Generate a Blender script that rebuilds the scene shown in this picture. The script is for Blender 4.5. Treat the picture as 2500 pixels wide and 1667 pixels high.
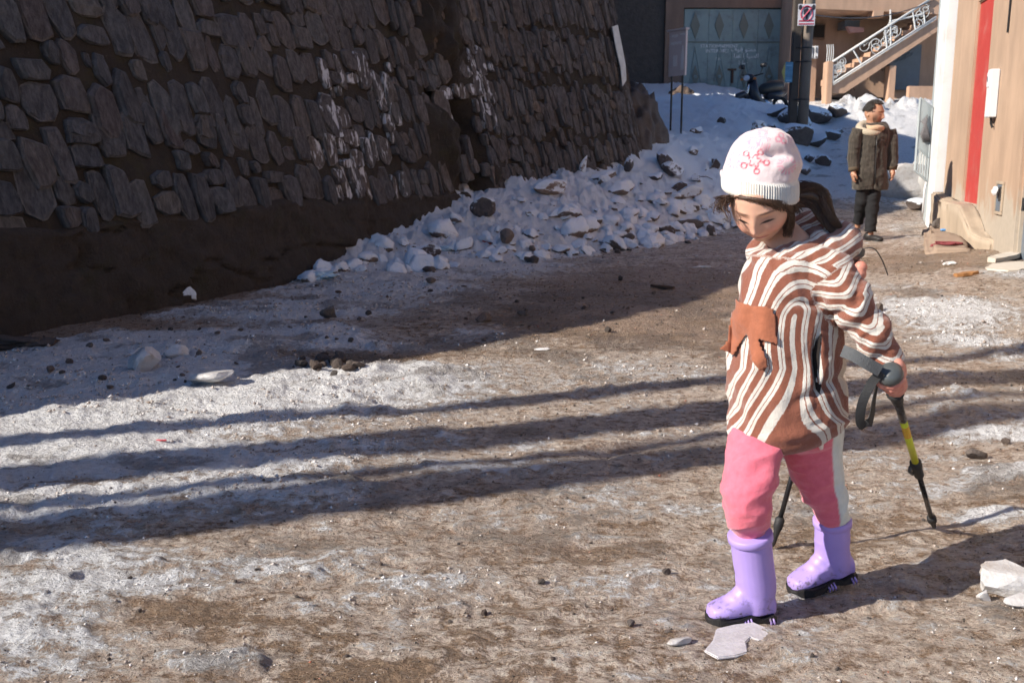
import bpy, bmesh, math, random
import numpy as np
from mathutils import Vector, Matrix, Quaternion, Euler

R = math.radians
for o in list(bpy.data.objects):
    bpy.data.objects.remove(o)
SC = bpy.context.scene
COL = SC.collection

# ------------------------------------------------------------------ camera
CAM_H, FPX, PITCH = 1.07, 2430.6, math.atan(457 / 2430.6)
cam = bpy.data.cameras.new('camera')
cam.lens, cam.sensor_width, cam.clip_start, cam.clip_end = 35.0, 36.0, 0.05, 400.0
camo = bpy.data.objects.new('camera', cam)
COL.objects.link(camo)
camo.location = (0, 0, CAM_H)
camo.rotation_euler = (math.pi / 2 - PITCH, 0, 0)
SC.camera = camo
cam.dof.use_dof = True
cam.dof.focus_distance = 2.3
cam.dof.aperture_fstop = 13.0

# ------------------------------------------------------------------ light
SUN_DIR = Vector((-0.94, -0.345, 0.62)).normalized()      # towards the sun
SUN_EL = math.asin(SUN_DIR.z)
world = bpy.data.worlds.new('World')
SC.world = world
world.use_nodes = True
wt = world.node_tree
sky = wt.nodes.new('ShaderNodeTexSky')
sky.sky_type = 'NISHITA'
sky.sun_disc = False
sky.sun_elevation = SUN_EL
sky.sun_rotation = math.atan2(SUN_DIR.x, SUN_DIR.y)
sky.altitude = 2400.0
sky.ozone_density = 5.0
wt.nodes['Background'].inputs[1].default_value = 0.108
wt.links.new(sky.outputs[0], wt.nodes['Background'].inputs[0])
sun = bpy.data.lights.new('sun', 'SUN')
sun.energy = 5.0
sun.angle = R(0.55)
sun.color = (1.0, 0.915, 0.80)
suno = bpy.data.objects.new('sun', sun)
COL.objects.link(suno)
suno.rotation_euler = SUN_DIR.to_track_quat('Z', 'Y').to_euler()
vs = SC.view_settings
vs.view_transform = 'Standard'
vs.look = 'None'
vs.exposure = 0.58
vs.gamma = 1.0
vs.use_curve_mapping = False
SC.cycles.max_bounces = 4
SC.cycles.use_adaptive_sampling = True
SC.cycles.adaptive_threshold = 0.04
SC.cycles.diffuse_bounces = 2
SC.cycles.glossy_bounces = 2
SC.cycles.transmission_bounces = 3
SC.cycles.caustics_reflective = False
SC.cycles.caustics_refractive = False
SC.cycles.use_denoising = True

# ------------------------------------------------------------------ helpers
def _ray(px, py):
    a, b = (px - 1250) / FPX, (833.5 - py) / FPX
    cp, sp = math.cos(PITCH), math.sin(PITCH)
    return a, cp + sp * b, -sp + cp * b
def at(px, py, Y):
    """real point that stands at distance Y down the street and is seen at that place in the photo"""
    x, y, z = _ray(px, py); t = Y / y
    return Vector((x * t, Y, CAM_H + z * t))
def gnd(px, py, z=0.0):
    x, y, zz = _ray(px, py); t = (z - CAM_H) / zz
    return Vector((x * t, y * t, z))

def _h(ix, iy, iz, s):
    with np.errstate(over='ignore'):
        n = ix * np.uint32(374761393) + iy * np.uint32(668265263) + iz * np.uint32(1442695041) + np.uint32((s * 974634777) & 0xFFFFFFFF)
        n = (n ^ (n >> np.uint32(13))) * np.uint32(1274126177)
        n = (n ^ (n >> np.uint32(15))) * np.uint32(2246822519)
        return ((n ^ (n >> np.uint32(16))) & np.uint32(0xFFFFFF)).astype(np.float32) * np.float32(1 / 16777215.0)
def vn(x, y, z=None, seed=0):
    """value noise 0..1"""
    def sp(q):
        q = np.asarray(q, np.float32); i = np.floor(q); f = q - i
        return i.astype(np.int32).astype(np.uint32), f * f * f * (f * (f * 6 - 15) + 10)
    one = np.uint32(1)
    ix, fx = sp(x); iy, fy = sp(y)
    if z is None:
        zz = np.uint32(0)
        a = _h(ix, iy, zz, seed); b = _h(ix + one, iy, zz, seed); c = _h(ix, iy + one, zz, seed); d = _h(ix + one, iy + one, zz, seed)
        a = a + (b - a) * fx; c = c + (d - c) * fx
        return a + (c - a) * fy
    iz, fz = sp(z)
    r = []
    for k in (iz, iz + one):
        a = _h(ix, iy, k, seed); b = _h(ix + one, iy, k, seed); c = _h(ix, iy + one, k, seed); d = _h(ix + one, iy + one, k, seed)
        a = a + (b - a) * fx; c = c + (d - c) * fx
        r.append(a + (c - a) * fy)
    return r[0] + (r[1] - r[0]) * fz
def fbm(x, y, z=None, oct=4, seed=0, gain=0.5):
    s, a, t = 0, 1.0, 0
    x = np.asarray(x, float); y = np.asarray(y, float)
    for k in range(oct):
        f = 2.0 ** k
        s = s + a * (vn(x * f + 13.7 * k, y * f + 7.1 * k, None if z is None else np.asarray(z, float) * f + 3.3 * k, seed + k) - 0.5)
        t += a; a *= gain
    return s / t * 2
def sst(a, b, x):
    t = np.clip((np.asarray(x, float) - a) / (b - a), 0, 1)
    return t * t * (3 - 2 * t)

def tag(o, label=None, cat=None, group=None, kind=None):
    if label: o['label'] = label
    if cat: o['category'] = cat
    if group: o['group'] = group
    if kind: o['kind'] = kind
    return o
def empty(name, loc=(0, 0, 0), rz=0.0, label=None, cat=None, group=None):
    o = bpy.data.objects.new(name, None)
    o.empty_display_size = 0.1
    COL.objects.link(o)
    o.location = loc; o.rotation_euler = (0, 0, rz)
    return tag(o, label, cat, group)
def link(name, me, mat=None, parent=None, smooth=True):
    if mat is not None:
        for m in (mat if isinstance(mat, (list, tuple)) else [mat]): me.materials.append(m)
    if smooth:
        me.polygons.foreach_set('use_smooth', np.ones(len(me.polygons), bool))
    o = bpy.data.objects.new(name, me)
    COL.objects.link(o)
    if parent is not None: o.parent = parent
    return o
def mesh_np(name, v, f):
    me = bpy.data.meshes.new(name)
    v = np.asarray(v, float)
    if isinstance(f, np.ndarray):
        n, k = f.shape
        me.vertices.add(len(v)); me.vertices.foreach_set('co', v.ravel().astype(np.float32))
        me.loops.add(n * k); me.loops.foreach_set('vertex_index', f.ravel().astype(np.int32))
        me.polygons.add(n)
        me.polygons.foreach_set('loop_start', np.arange(0, n * k, k, dtype=np.int32))
        me.update(calc_edges=True)
    else:
        me.from_pydata([tuple(p) for p in v], [], [tuple(q) for q in f])
        me.validate()
    return me
def fattr(me, name, vals):
    a = me.attributes.new(name, 'FLOAT', 'POINT')
    a.data.foreach_set('value', np.asarray(vals, np.float32))

class MB:
    """collects shapes of ONE piece"""
    def __init__(s): s.v, s.f = [], []
    def add(s, v, f):
        n = len(s.v)
        s.v += [tuple(p) for p in v]
        s.f += [tuple(i + n for i in q) for q in f]
        return s
    def box(s, a, b, M=None):
        (x0, y0, z0), (x1, y1, z1) = a, b
        v = [(x0, y0, z0), (x1, y0, z0), (x1, y1, z0), (x0, y1, z0), (x0, y0, z1), (x1, y0, z1), (x1, y1, z1), (x0, y1, z1)]
        if M is not None: v = [M @ Vector(p) for p in v]
        return s.add(v, [(0, 3, 2, 1), (4, 5, 6, 7), (0, 1, 5, 4), (1, 2, 6, 5), (2, 3, 7, 6), (3, 0, 4, 7)])
    def prism(s, poly, d0, d1, axis='y'):
        """poly of (a,b) swept between d0 and d1 along axis"""
        def P(a, b, d):
            return {'y': (a, d, b), 'x': (d, a, b), 'z': (a, b, d)}[axis]
        n = len(poly)
        v = [P(a, b, d0) for a, b in poly] + [P(a, b, d1) for a, b in poly]
        f = [tuple(range(n)), tuple(range(2 * n - 1, n - 1, -1))] + [(i, i + n, (i + 1) % n + n, (i + 1) % n) for i in range(n)]
        return s.add(v, f)
    def tube(s, pts, r, seg=8, caps=True, flat=None):
        pts = [Vector(p) for p in pts]
        n = len(pts)
        rs = r if isinstance(r, (list, tuple)) else [r] * n
        v, f = [], []
        up = None
        for i, p in enumerate(pts):
            t = (pts[min(i + 1, n - 1)] - pts[max(i - 1, 0)])
            if t.length < 1e-9: t = Vector((0, 0, 1))
            t.normalize()
            if up is None:
                up = Vector((0, 0, 1)) if abs(t.z) < 0.9 else Vector((1, 0, 0))
            a = up.cross(t)
            if a.length < 1e-6: a = Vector((1, 0, 0)).cross(t)
            a.normalize(); b = t.cross(a).normalized(); up = b
            for k in range(seg):
                w = 2 * math.pi * k / seg
                v.append(p + (a * math.cos(w) * (flat or 1) + b * math.sin(w)) * rs[i])
        for i in range(n - 1):
            for k in range(seg):
                f.append((i * seg + k, i * seg + (k + 1) % seg, (i + 1) * seg + (k + 1) % seg, (i + 1) * seg + k))
        if caps:
            f.append(tuple(range(seg - 1, -1, -1)))
            f.append(tuple((n - 1) * seg + k for k in range(seg)))
        return s.add(v, f)
    def ball(s, c, r, seg=12, ring=8, M=None):
        rx, ry, rz = r if isinstance(r, (list, tuple)) else (r, r, r)
        v = [Vector((0, 0, rz))]
        for i in range(1, ring):
            th = math.pi * i / ring
            for k in range(seg):
                ph = 2 * math.pi * k / seg
                v.append(Vector((rx * math.sin(th) * math.cos(ph), ry * math.sin(th) * math.sin(ph), rz * math.cos(th))))
        v.append(Vector((0, 0, -rz)))
        f = [(0, 1 + k, 1 + (k + 1) % seg) for k in range(seg)]
        for i in range(ring - 2):
            for k in range(seg):
                a = 1 + i * seg
                f.append((a + k, a + seg + k, a + seg + (k + 1) % seg, a + (k + 1) % seg))
        a = 1 + (ring - 2) * seg
        f += [(a + k, len(v) - 1, a + (k + 1) % seg) for k in range(seg)]
        c = Vector(c)
        return s.add([(M @ p if M is not None else p) + c for p in v], f)
    def build(s, name, mat=None, parent=None, smooth=False, bevel=0.0):
        me = bpy.data.meshes.new(name)
        me.from_pydata([tuple(p) for p in s.v], [], s.f)
        me.validate()
        bm = bmesh.new(); bm.from_mesh(me)
        bmesh.ops.recalc_face_normals(bm, faces=bm.faces)
        if bevel > 0:
            bmesh.ops.bevel(bm, geom=[e for e in bm.edges if e.is_manifold and e.calc_face_angle(0) > 0.5], offset=bevel, segments=2, affect='EDGES', clamp_overlap=True)
        bm.to_mesh(me); bm.free()
        return link(name, me, mat, parent, smooth)

class NT:
    """small node-graph writer"""
    def __init__(s, name):
        s.m = bpy.data.materials.new(name); s.m.use_nodes = True
        s.t = s.m.node_tree
        s.b = s.t.nodes['Principled BSDF']
        s.out = s.t.nodes['Material Output']
    def n(s, kind, **kw):
        nd = s.t.nodes.new('ShaderNode' + kind)
        for k, v in kw.items(): setattr(nd, k, v)
        return nd
    def set(s, sock, v):
        if isinstance(v, bpy.types.NodeSocket): s.t.links.new(v, sock)
        elif isinstance(v, tuple) and len(v) == 3 and sock.type == 'RGBA': sock.default_value = (*v, 1)
        else: sock.default_value = v
    def math(s, op, a, b=0.0, c=None, clamp=False):
        nd = s.n('Math', operation=op); nd.use_clamp = clamp
        s.set(nd.inputs[0], a); s.set(nd.inputs[1], b)
        if c is not None: s.set(nd.inputs[2], c)
        return nd.outputs[0]
    def mix(s, f, a, b, blend='MIX'):
        nd = s.n('Mix', data_type='RGBA', blend_type=blend)
        s.set(nd.inputs[0], f); s.set(nd.inputs[6], a); s.set(nd.inputs[7], b)
        return nd.outputs[2]
    def co(s, which='Object'):
        return s.n('TexCoord').outputs[which]
    def pos(s):
        return s.n('NewGeometry').outputs['Position']
    def mapping(s, v, scale=(1, 1, 1), rot=(0, 0, 0), loc=(0, 0, 0)):
        nd = s.n('Mapping'); s.set(nd.inputs[0], v)
        nd.inputs[1].default_value = loc; nd.inputs[2].default_value = rot; nd.inputs[3].default_value = scale
        return nd.outputs[0]
    def noise(s, v, scale, detail=4, rough=0.55, dist=0.0, col=False):
        nd = s.n('TexNoise'); s.set(nd.inputs['Vector'], v)
        nd.inputs['Scale'].default_value = scale; nd.inputs['Detail'].default_value = detail
        nd.inputs['Roughness'].default_value = rough; nd.inputs['Distortion'].default_value = dist
        return nd.outputs[1 if col else 0]
    def voro(s, v, scale, feature='F1', out=0, rnd=1.0):
        nd = s.n('TexVoronoi', feature=feature); s.set(nd.inputs['Vector'], v)
        nd.inputs['Scale'].default_value = scale; nd.inputs['Randomness'].default_value = rnd
        return nd.outputs[out]
    def ramp(s, f, stops, interp='LINEAR'):
        nd = s.n('ValToRGB'); s.set(nd.inputs[0], f)
        e = nd.color_ramp; e.interpolation = interp
        while len(e.elements) > 1: e.elements.remove(e.elements[-1])
        for i, (p, c) in enumerate(stops):
            el = e.elements[0] if i == 0 else e.elements.new(p)
            el.position = p
            el.color = (*c, 1) if isinstance(c, tuple) else (c, c, c, 1)
        return nd.outputs[0]
    def sm(s, f, a, b):
        nd = s.n('MapRange', interpolation_type='SMOOTHSTEP'); s.set(nd.inputs[0], f)
        nd.inputs[1].default_value = a; nd.inputs[2].default_value = b
        return nd.outputs[0]
    def attr(s, name, out='Fac'):
        nd = s.n('Attribute'); nd.attribute_name = name
        return nd.outputs[out]
    def bump(s, h, strength=0.5, dist=0.01, normal=None):
        nd = s.n('Bump'); nd.inputs['Strength'].default_value = strength; nd.inputs['Distance'].default_value = dist
        s.set(nd.inputs['Height'], h)
        if normal is not None: s.set(nd.inputs['Normal'], normal)
        return nd.outputs[0]
    def done(s, col=None, rough=None, normal=None, metal=None, **kw):
        if col is not None: s.set(s.b.inputs['Base Color'], col)
        if rough is not None: s.set(s.b.inputs['Roughness'], rough)
        if normal is not None: s.set(s.b.inputs['Normal'], normal)
        if metal is not None: s.set(s.b.inputs['Metallic'], metal)
        for k, v in kw.items(): s.set(s.b.inputs[k.replace('_', ' ')], v)
        return s.m

def plain(name, c, rough=0.6, var=0.25, scale=8.0, bump=0.2, bscale=60.0, metal=0.0, dirt=None, dscale=3.0, damt=0.5, bdist=0.004):
    """paint / cloth / metal with worn colour variation and fine relief"""
    g = NT(name); p = g.co()
    k = g.noise(p, scale, 5, 0.6)
    dark = tuple(x * (1 - var) for x in c); light = tuple(min(1, x * (1 + var)) for x in c)
    col = g.mix(k, dark, light)
    if dirt:
        d = g.sm(g.noise(p, dscale, 6, 0.65), 0.5, 0.72)
        col = g.mix(g.math('MULTIPLY', d, damt), col, dirt)
    r = g.math('ADD', rough - 0.12, g.math('MULTIPLY', g.noise(p, scale * 2.3, 3), 0.24), clamp=True)
    nm = g.bump(g.noise(p, bscale, 4, 0.6), bump, bdist) if bump else None
    return g.done(col, r, nm, metal)
# ------------------------------------------------------------------ the ground
WB = [(-5.6, -1.0), (-4.35, 2.4), (-3.05, 5.85), (-2.3, 7.7), (-1.5, 9.7), (-0.72, 11.15), (0.35, 12.6), (1.62, 13.9), (2.02, 14.45), (1.98, 15.3), (1.4, 16.9), (0.4, 19.0)]     # foot of the retaining wall
_wb = np.array(WB)
def _catmull(P, n=24):
    P = np.vstack([2 * P[0] - P[1], P, 2 * P[-1] - P[-2]])
    out = []
    for i in range(1, len(P) - 2):
        t = np.linspace(0, 1, n, endpoint=False)[:, None]
        a, b, c, d = P[i - 1], P[i], P[i + 1], P[i + 2]
        out.append(0.5 * (2 * b + (c - a) * t + (2 * a - 5 * b + 4 * c - d) * t ** 2 + (3 * b - a - 3 * c + d) * t ** 3))
    return np.vstack(out + [P[-2][None]])
WPATH = _catmull(_wb)
WSEG = np.linalg.norm(np.diff(WPATH, axis=0), axis=1)
WS = np.concatenate([[0], np.cumsum(WSEG)])
WLEN = WS[-1]
def wall_xy(s):
    return np.interp(s, WS, WPATH[:, 0]), np.interp(s, WS, WPATH[:, 1])
def wall_n(s):
    x0, y0 = wall_xy(np.asarray(s) - 0.15); x1, y1 = wall_xy(np.asarray(s) + 0.15)
    tx, ty = x1 - x0, y1 - y0
    l = np.hypot(tx, ty) + 1e-9
    return ty / l, -tx / l                      # faces the street
def wall_x_at(Y):
    return np.interp(Y, WPATH[:, 1], WPATH[:, 0])

BANK_Y = np.array([8.0, 9.0, 10.0, 10.8, 11.6, 14.0, 18.0, 22.0, 26.0])
BANK_X = np.array([-2.1, -1.0, 0.3, 1.1, 1.9, 3.4, 5.6, 7.0, 7.6])
def z_macro(X, Y):
    X = np.asarray(X, float); Y = np.asarray(Y, float)
    rise = 0.165 * np.log1p(np.exp(np.clip((Y - 12.6) / 0.9, -30, 30))) * 0.9
    rise = np.where(Y > 31, rise[()] * 0 + 0.165 * 18.4 + (Y - 31) * 0.05, rise)
    d = np.interp(Y, BANK_Y, BANK_X) - X
    bank = sst(0, 2.4, d) * (0.46 * sst(8.0, 13.0, Y) + 0.34 * sst(13.0, 16.0, Y)) + 0.14 * sst(0.0, 0.7, d) * sst(8.6, 12.5, Y)
    bank = bank * (1 - 0.42 * sst(14.5, 19, Y))
    bank = bank * (1 - 0.5 * sst(23, 27, Y))
    # dirt ramp piled against the right-hand houses
    fx = 5.36 - 0.2278 * (12.4 - Y)
    ramp = 0.13 * sst(-1.5, -0.1, X - fx) * sst(6, 9.5, Y) * (1 - sst(11.3, 12.4, Y)) * (1 - sst(9.6, 10.2, Y) * 0.35)
    # ploughed snow in front of the far stair house
    rim = 0.30 * np.exp(-((Y - 24.0) / 1.5) ** 2) * sst(6.8, 7.8, X) + 0.2 * np.exp(-((X - 10.2) / 0.9) ** 2 - ((Y - 21) / 1.6) ** 2)
    near = 0.05 * np.exp(-((X - 1.9) / 0.5) ** 2) * (1 - sst(4, 6, Y))
    return rise + bank + ramp + rim + near

# where the packed snow / ice lies: world ellipses (x, y, rx, ry, weight)
def _e(px, py, rx, ry, w):
    p = gnd(px, py); return (p.x, p.y, rx, ry, w)
PATCH = [_e(120, 1000, 1.0, .7, 1.0), _e(450, 1010, .9, .4, .85), _e(150, 1120, .7, .3, .85), _e(480, 1130, .7, .25, .75), _e(180, 1230, .6, .2, .75), _e(620, 1200, .6, .18, .62), _e(850, 1090, .6, .2, .55), _e(880, 980, .6, .25, .6), _e(300, 1420, .5, .16, .6), _e(80, 1560, .3, .12, .6), _e(1200, 1130, .6, .16, .5), _e(750, 1380, .4, .12, .5), _e(250, 930, 2.0, 1.0, 1.0), _e(700, 760, 1.8, .9, .9),
    _e(250, 900, 1.6, 1.2, 1.0), _e(650, 830, 1.5, 1.0, .95), _e(150, 1010, .9, .5, .9), _e(520, 960, .9, .4, .8), _e(300, 1090, .8, .22, .75),
    _e(60, 1150, .6, .3, .6), _e(700, 1010, .7, .3, .6), _e(850, 720, 1.5, 1.4, .85), _e(1150, 660, 1.6, 1.2, .75), _e(1020, 780, .9, .6, .6), _e(450, 850, 1.8, .9, .9), _e(780, 900, .6, .35, .55),
    _e(120, 1340, .40, .14, .62), _e(330, 1360, .35, .12, .55), _e(180, 1500, .26, .11, .62), _e(420, 1440, .25, .10, .5), _e(620, 1620, .22, .08, .65),
    _e(120, 1630, .20, .08, .5), _e(420, 1600, .13, .06, .4), _e(800, 1480, .15, .06, .45), _e(900, 1350, .28, .09, .42), _e(1130, 1260, .3, .1, .36), _e(1500, 1190, .4, .12, .45),
    _e(980, 1600, .1, .06, .4), _e(1480, 1310, .2, .06, .4), _e(650, 1260, .4, .10, .4), _e(1100, 1010, .7, .25, .33), _e(1500, 930, .9, .35, .42), _e(1560, 1060, .6, .12, .36),
    _e(2250, 760, .8, .8, .72), _e(2380, 830, .5, .5, .66), _e(2150, 700, .7, .8, .5), _e(2330, 930, .35, .14, .42), _e(2430, 1080, .28, .15, .62), _e(2470, 1180, .2, .12, .66), _e(2330, 1200, .3, .1, .45),
    _e(2480, 690, .5, .5, .6), _e(2450, 1270, .2, .08, .6), _e(1900, 1260, .3, .08, .36), _e(2100, 1240, .3, .08, .42), _e(2180, 1520, .15, .05, .35), _e(1780, 1340, .25, .07, .3),
    _e(2060, 1530, .2, .05, .36), _e(1960, 1650, .14, .03, .3), _e(1550, 1655, .1, .03, .4)]
BARE = [_e(900, 870, .55, .16, .75), _e(1330, 790, 1.0, .8, .5), _e(1600, 700, 1.4, 1.2, .55), _e(600, 1520, .18, .08, .3), _e(900, 1640, .2, .06, .5), _e(100, 790, 2.0, .3, .6), _e(500, 720, 2.0, .3, .4), _e(2330, 660, .7, .9, .5), _e(2420, 645, .5, .5, .5)]
def snow_mask(X, Y):
    wob = fbm(X * 1.3, Y * 1.3, oct=4, seed=5) * 0.35
    wx, wy = X + wob, Y + fbm(X * 1.3 + 9, Y * 1.3, oct=4, seed=8) * 0.3
    m = 0.26 + 0.34 * fbm(X * 3.4, Y * 5.5, oct=6, seed=131, gain=0.62)
    for (cx, cy, rx, ry, w) in PATCH:
        m = np.maximum(m, w * np.exp(-(((X + wob * rx * 1.2 - cx) / rx) ** 2 + ((wy * 0 + Y + wob * ry * 1.2 - cy) / ry) ** 2) * 0.8))
    for (cx, cy, rx, ry, w) in BARE:
        m = m - w * np.exp(-(((wx - cx) / rx) ** 2 + ((wy - cy) / ry) ** 2))
    d = np.interp(Y, BANK_Y, BANK_X) - X
    bank = sst(-0.35, 0.45, d + fbm(X * 2, Y * 2, seed=3) * 0.5) * sst(8.0, 9.0, Y)
    m = np.maximum(m, bank * 1.25)
    far = sst(13.5, 15.5, Y) * 0.62
    m = np.maximum(m, far + 0.5 * np.exp(-((Y - 24.0) / 1.8) ** 2) * sst(6.5, 7.5, X))
    # earth showing at the wall foot
    wd = X - wall_x_at(Y)
    m = m - 0.7 * (1 - sst(0.05, 0.40, wd + fbm(X * 2.2, Y * 2.2, seed=31) * 0.4)) * (1 - sst(8.2, 9.0, Y))
    return m

def build_ground():
    NX, NY = 900, 760
    ys = np.concatenate([np.linspace(-9, 1.15, 26, endpoint=False), np.geomspace(1.15, 34.0, NY), np.geomspace(36, 160, 14)])
    u = np.linspace(-1, 1, NX)
    u = np.sign(u) * (0.78 * np.abs(u) + 0.22 * np.abs(u) ** 3)
    hw = 0.80 * np.maximum(ys, 1.0) + 1.1 + np.where(ys < 1.15, (1.15 - ys) * 1.2, 0)
    X = u[None, :] * hw[:, None]; Y = np.repeat(ys[:, None], NX, 1)
    m = snow_mask(X, Y)
    brk = fbm(X * 7, Y * 9, oct=5, seed=21)
    ms = sst(0.30, 0.62, m + brk * 0.33)
    z = z_macro(X, Y)
    amp = np.clip(Y / 6, 0.35, 1.0)
    z += fbm(X * 0.8, Y * 0.8, oct=3, seed=2) * 0.035 * amp
    # hummocky ice, raised over the dirt
    ridged = 1 - np.abs(fbm(X * 5.0, Y * 6.5, oct=4, seed=12))
    z += ms * (0.012 + 0.030 * amp * fbm(X * 3.2, Y * 4.0, oct=5, seed=41, gain=0.6) + 0.016 * (ridged - 0.7))
    z += (1 - ms) * 0.010 * fbm(X * 9, Y * 11, oct=4, seed=17)
    z += (0.010 * fbm(X * 14, Y * 18, oct=3, seed=19, gain=.65) + 0.006 * fbm(X * 34, Y * 40, oct=2, seed=29)) * (0.45 + 0.55 * ms)
    # long wheel ruts along the street
    z += 0.014 * fbm(X * 0.6 + 3, Y * 4.5, oct=3, seed=77)
    # footprints trodden into the softer snow and two old wheel grooves
    fr = np.random.default_rng(12)
    for k in range(34):
        if k < 20: fx_, fy_, fa = fr.uniform(-1.8, .2), fr.uniform(2.0, 4.8), fr.uniform(-.5, .5) + 1.2
        else: fx_, fy_, fa = fr.uniform(1.2, 3.2), fr.uniform(2.6, 7.5), fr.uniform(-.4, .4) + 1.4
        c_, s_ = math.cos(fa), math.sin(fa)
        sel = (np.abs(X - fx_) < .35) & (np.abs(Y - fy_) < .35)
        dx_, dy_ = X[sel] - fx_, Y[sel] - fy_
        e_ = ((dx_ * c_ + dy_ * s_) / .125) ** 2 + ((-dx_ * s_ + dy_ * c_) / .047) ** 2
        z[sel] += (-.009 * np.exp(-e_) + .005 * np.exp(-((np.sqrt(e_) - 1.35) / .22) ** 2)) * (.35 + .65 * ms[sel])
    for off in (0.0, 1.25):
        g_ = (Y - 1.9 - off - .62 * (X + .2) - .05 * np.sin(X * 2.1 + off))
        z += (-.014 * np.exp(-(g_ / .055) ** 2) + .007 * np.exp(-((np.abs(g_) - .11) / .04) ** 2)) * sst(-1.5, -.6, X) * (1 - sst(.9, 1.6, X)) * (.5 + .5 * fbm(X * 5, Y * 5, oct=2, seed=44))
    # broken lumps at the shaded left bank and in the heap
    d = np.interp(Y, BANK_Y, BANK_X) - X
    lump = np.maximum(0, fbm(X * 3.0, Y * 3.0, oct=4, seed=51, gain=0.62)) * 0.8 + np.abs(fbm(X * 8.0, Y * 8.0, oct=3, seed=53, gain=0.5)) * 0.38 * (1 - sst(13.5, 15.5, Y))
    z += lump * (sst(0.0, 0.8, d) * sst(8.6, 10, Y)) * 0.24 * (1 - 0.5 * sst(13, 16, Y))
    z += np.maximum(0, fbm(X * 2.0, Y * 2.0, oct=5, seed=61, gain=0.6)) * 0.11 * ms * np.exp(-((X + 1.1) / 1.2) ** 2 - ((Y - 4.9) / 0.9) ** 2)
    z += np.maximum(0, fbm(X * 2.5, Y * 2.5, oct=5, seed=63, gain=0.6)) * 0.35 * np.exp(-((Y - 24.0) / 1.6) ** 2) * sst(6.8, 7.8, X)
    z += np.maximum(0, fbm(X * 6, Y * 6, oct=4, seed=67, gain=0.6)) * 0.05 * ms * sst(1.0, 2.2, X) * (1 - sst(8, 10, Y))
    v = np.stack([X, Y, z], -1).reshape(-1, 3)
    ny = len(ys)
    i = np.arange(ny - 1)[:, None] * NX + np.arange(NX - 1)[None, :]
    f = np.stack([i, i + 1, i + 1 + NX, i + NX], -1).reshape(-1, 4)
    me = mesh_np('icy_road', v, f)
    fattr(me, 'snow', m.ravel())
    fattr(me, 'big', (fbm(X * 2.2, Y * 2.2, oct=5, seed=91) * 0.5 + 0.5).ravel())
    mudv = fbm(X * 3.2, Y * 4.2, oct=6, seed=95, gain=0.6) * 0.5 + 0.5
    for (px_, py_, rx_, ry_, w_) in ((820, 885, .6, .22, .5), (1130, 850, .8, .3, .3), (1450, 740, 1.2, .8, .3), (900, 640, .8, .3, .2), (300, 745, 1.6, .35, .3), (1250, 620, 1.2, .5, .12)):
        q = gnd(px_, py_); mudv = mudv + w_ * np.exp(-((X - q.x) / rx_) ** 2 - ((Y - q.y) / ry_) ** 2)
    fattr(me, 'mud', mudv.ravel())
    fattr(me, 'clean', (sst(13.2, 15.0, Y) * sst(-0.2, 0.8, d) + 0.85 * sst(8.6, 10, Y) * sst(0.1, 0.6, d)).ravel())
    return me, (ys, u, hw, v[:, 2].reshape(ny, NX))
GME, GGRID = build_ground()
def ground_z(x, y):
    ys, u, hw, Z = GGRID
    j = int(np.clip(np.searchsorted(ys, y) - 1, 0, len(ys) - 2)); t = (y - ys[j]) / (ys[j + 1] - ys[j])
    r = []
    for k in (j, j + 1):
        r.append(np.interp(np.clip(x / hw[k], -1, 1), u, Z[k]))
    return float(r[0] * (1 - t) + r[1] * t)

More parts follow.
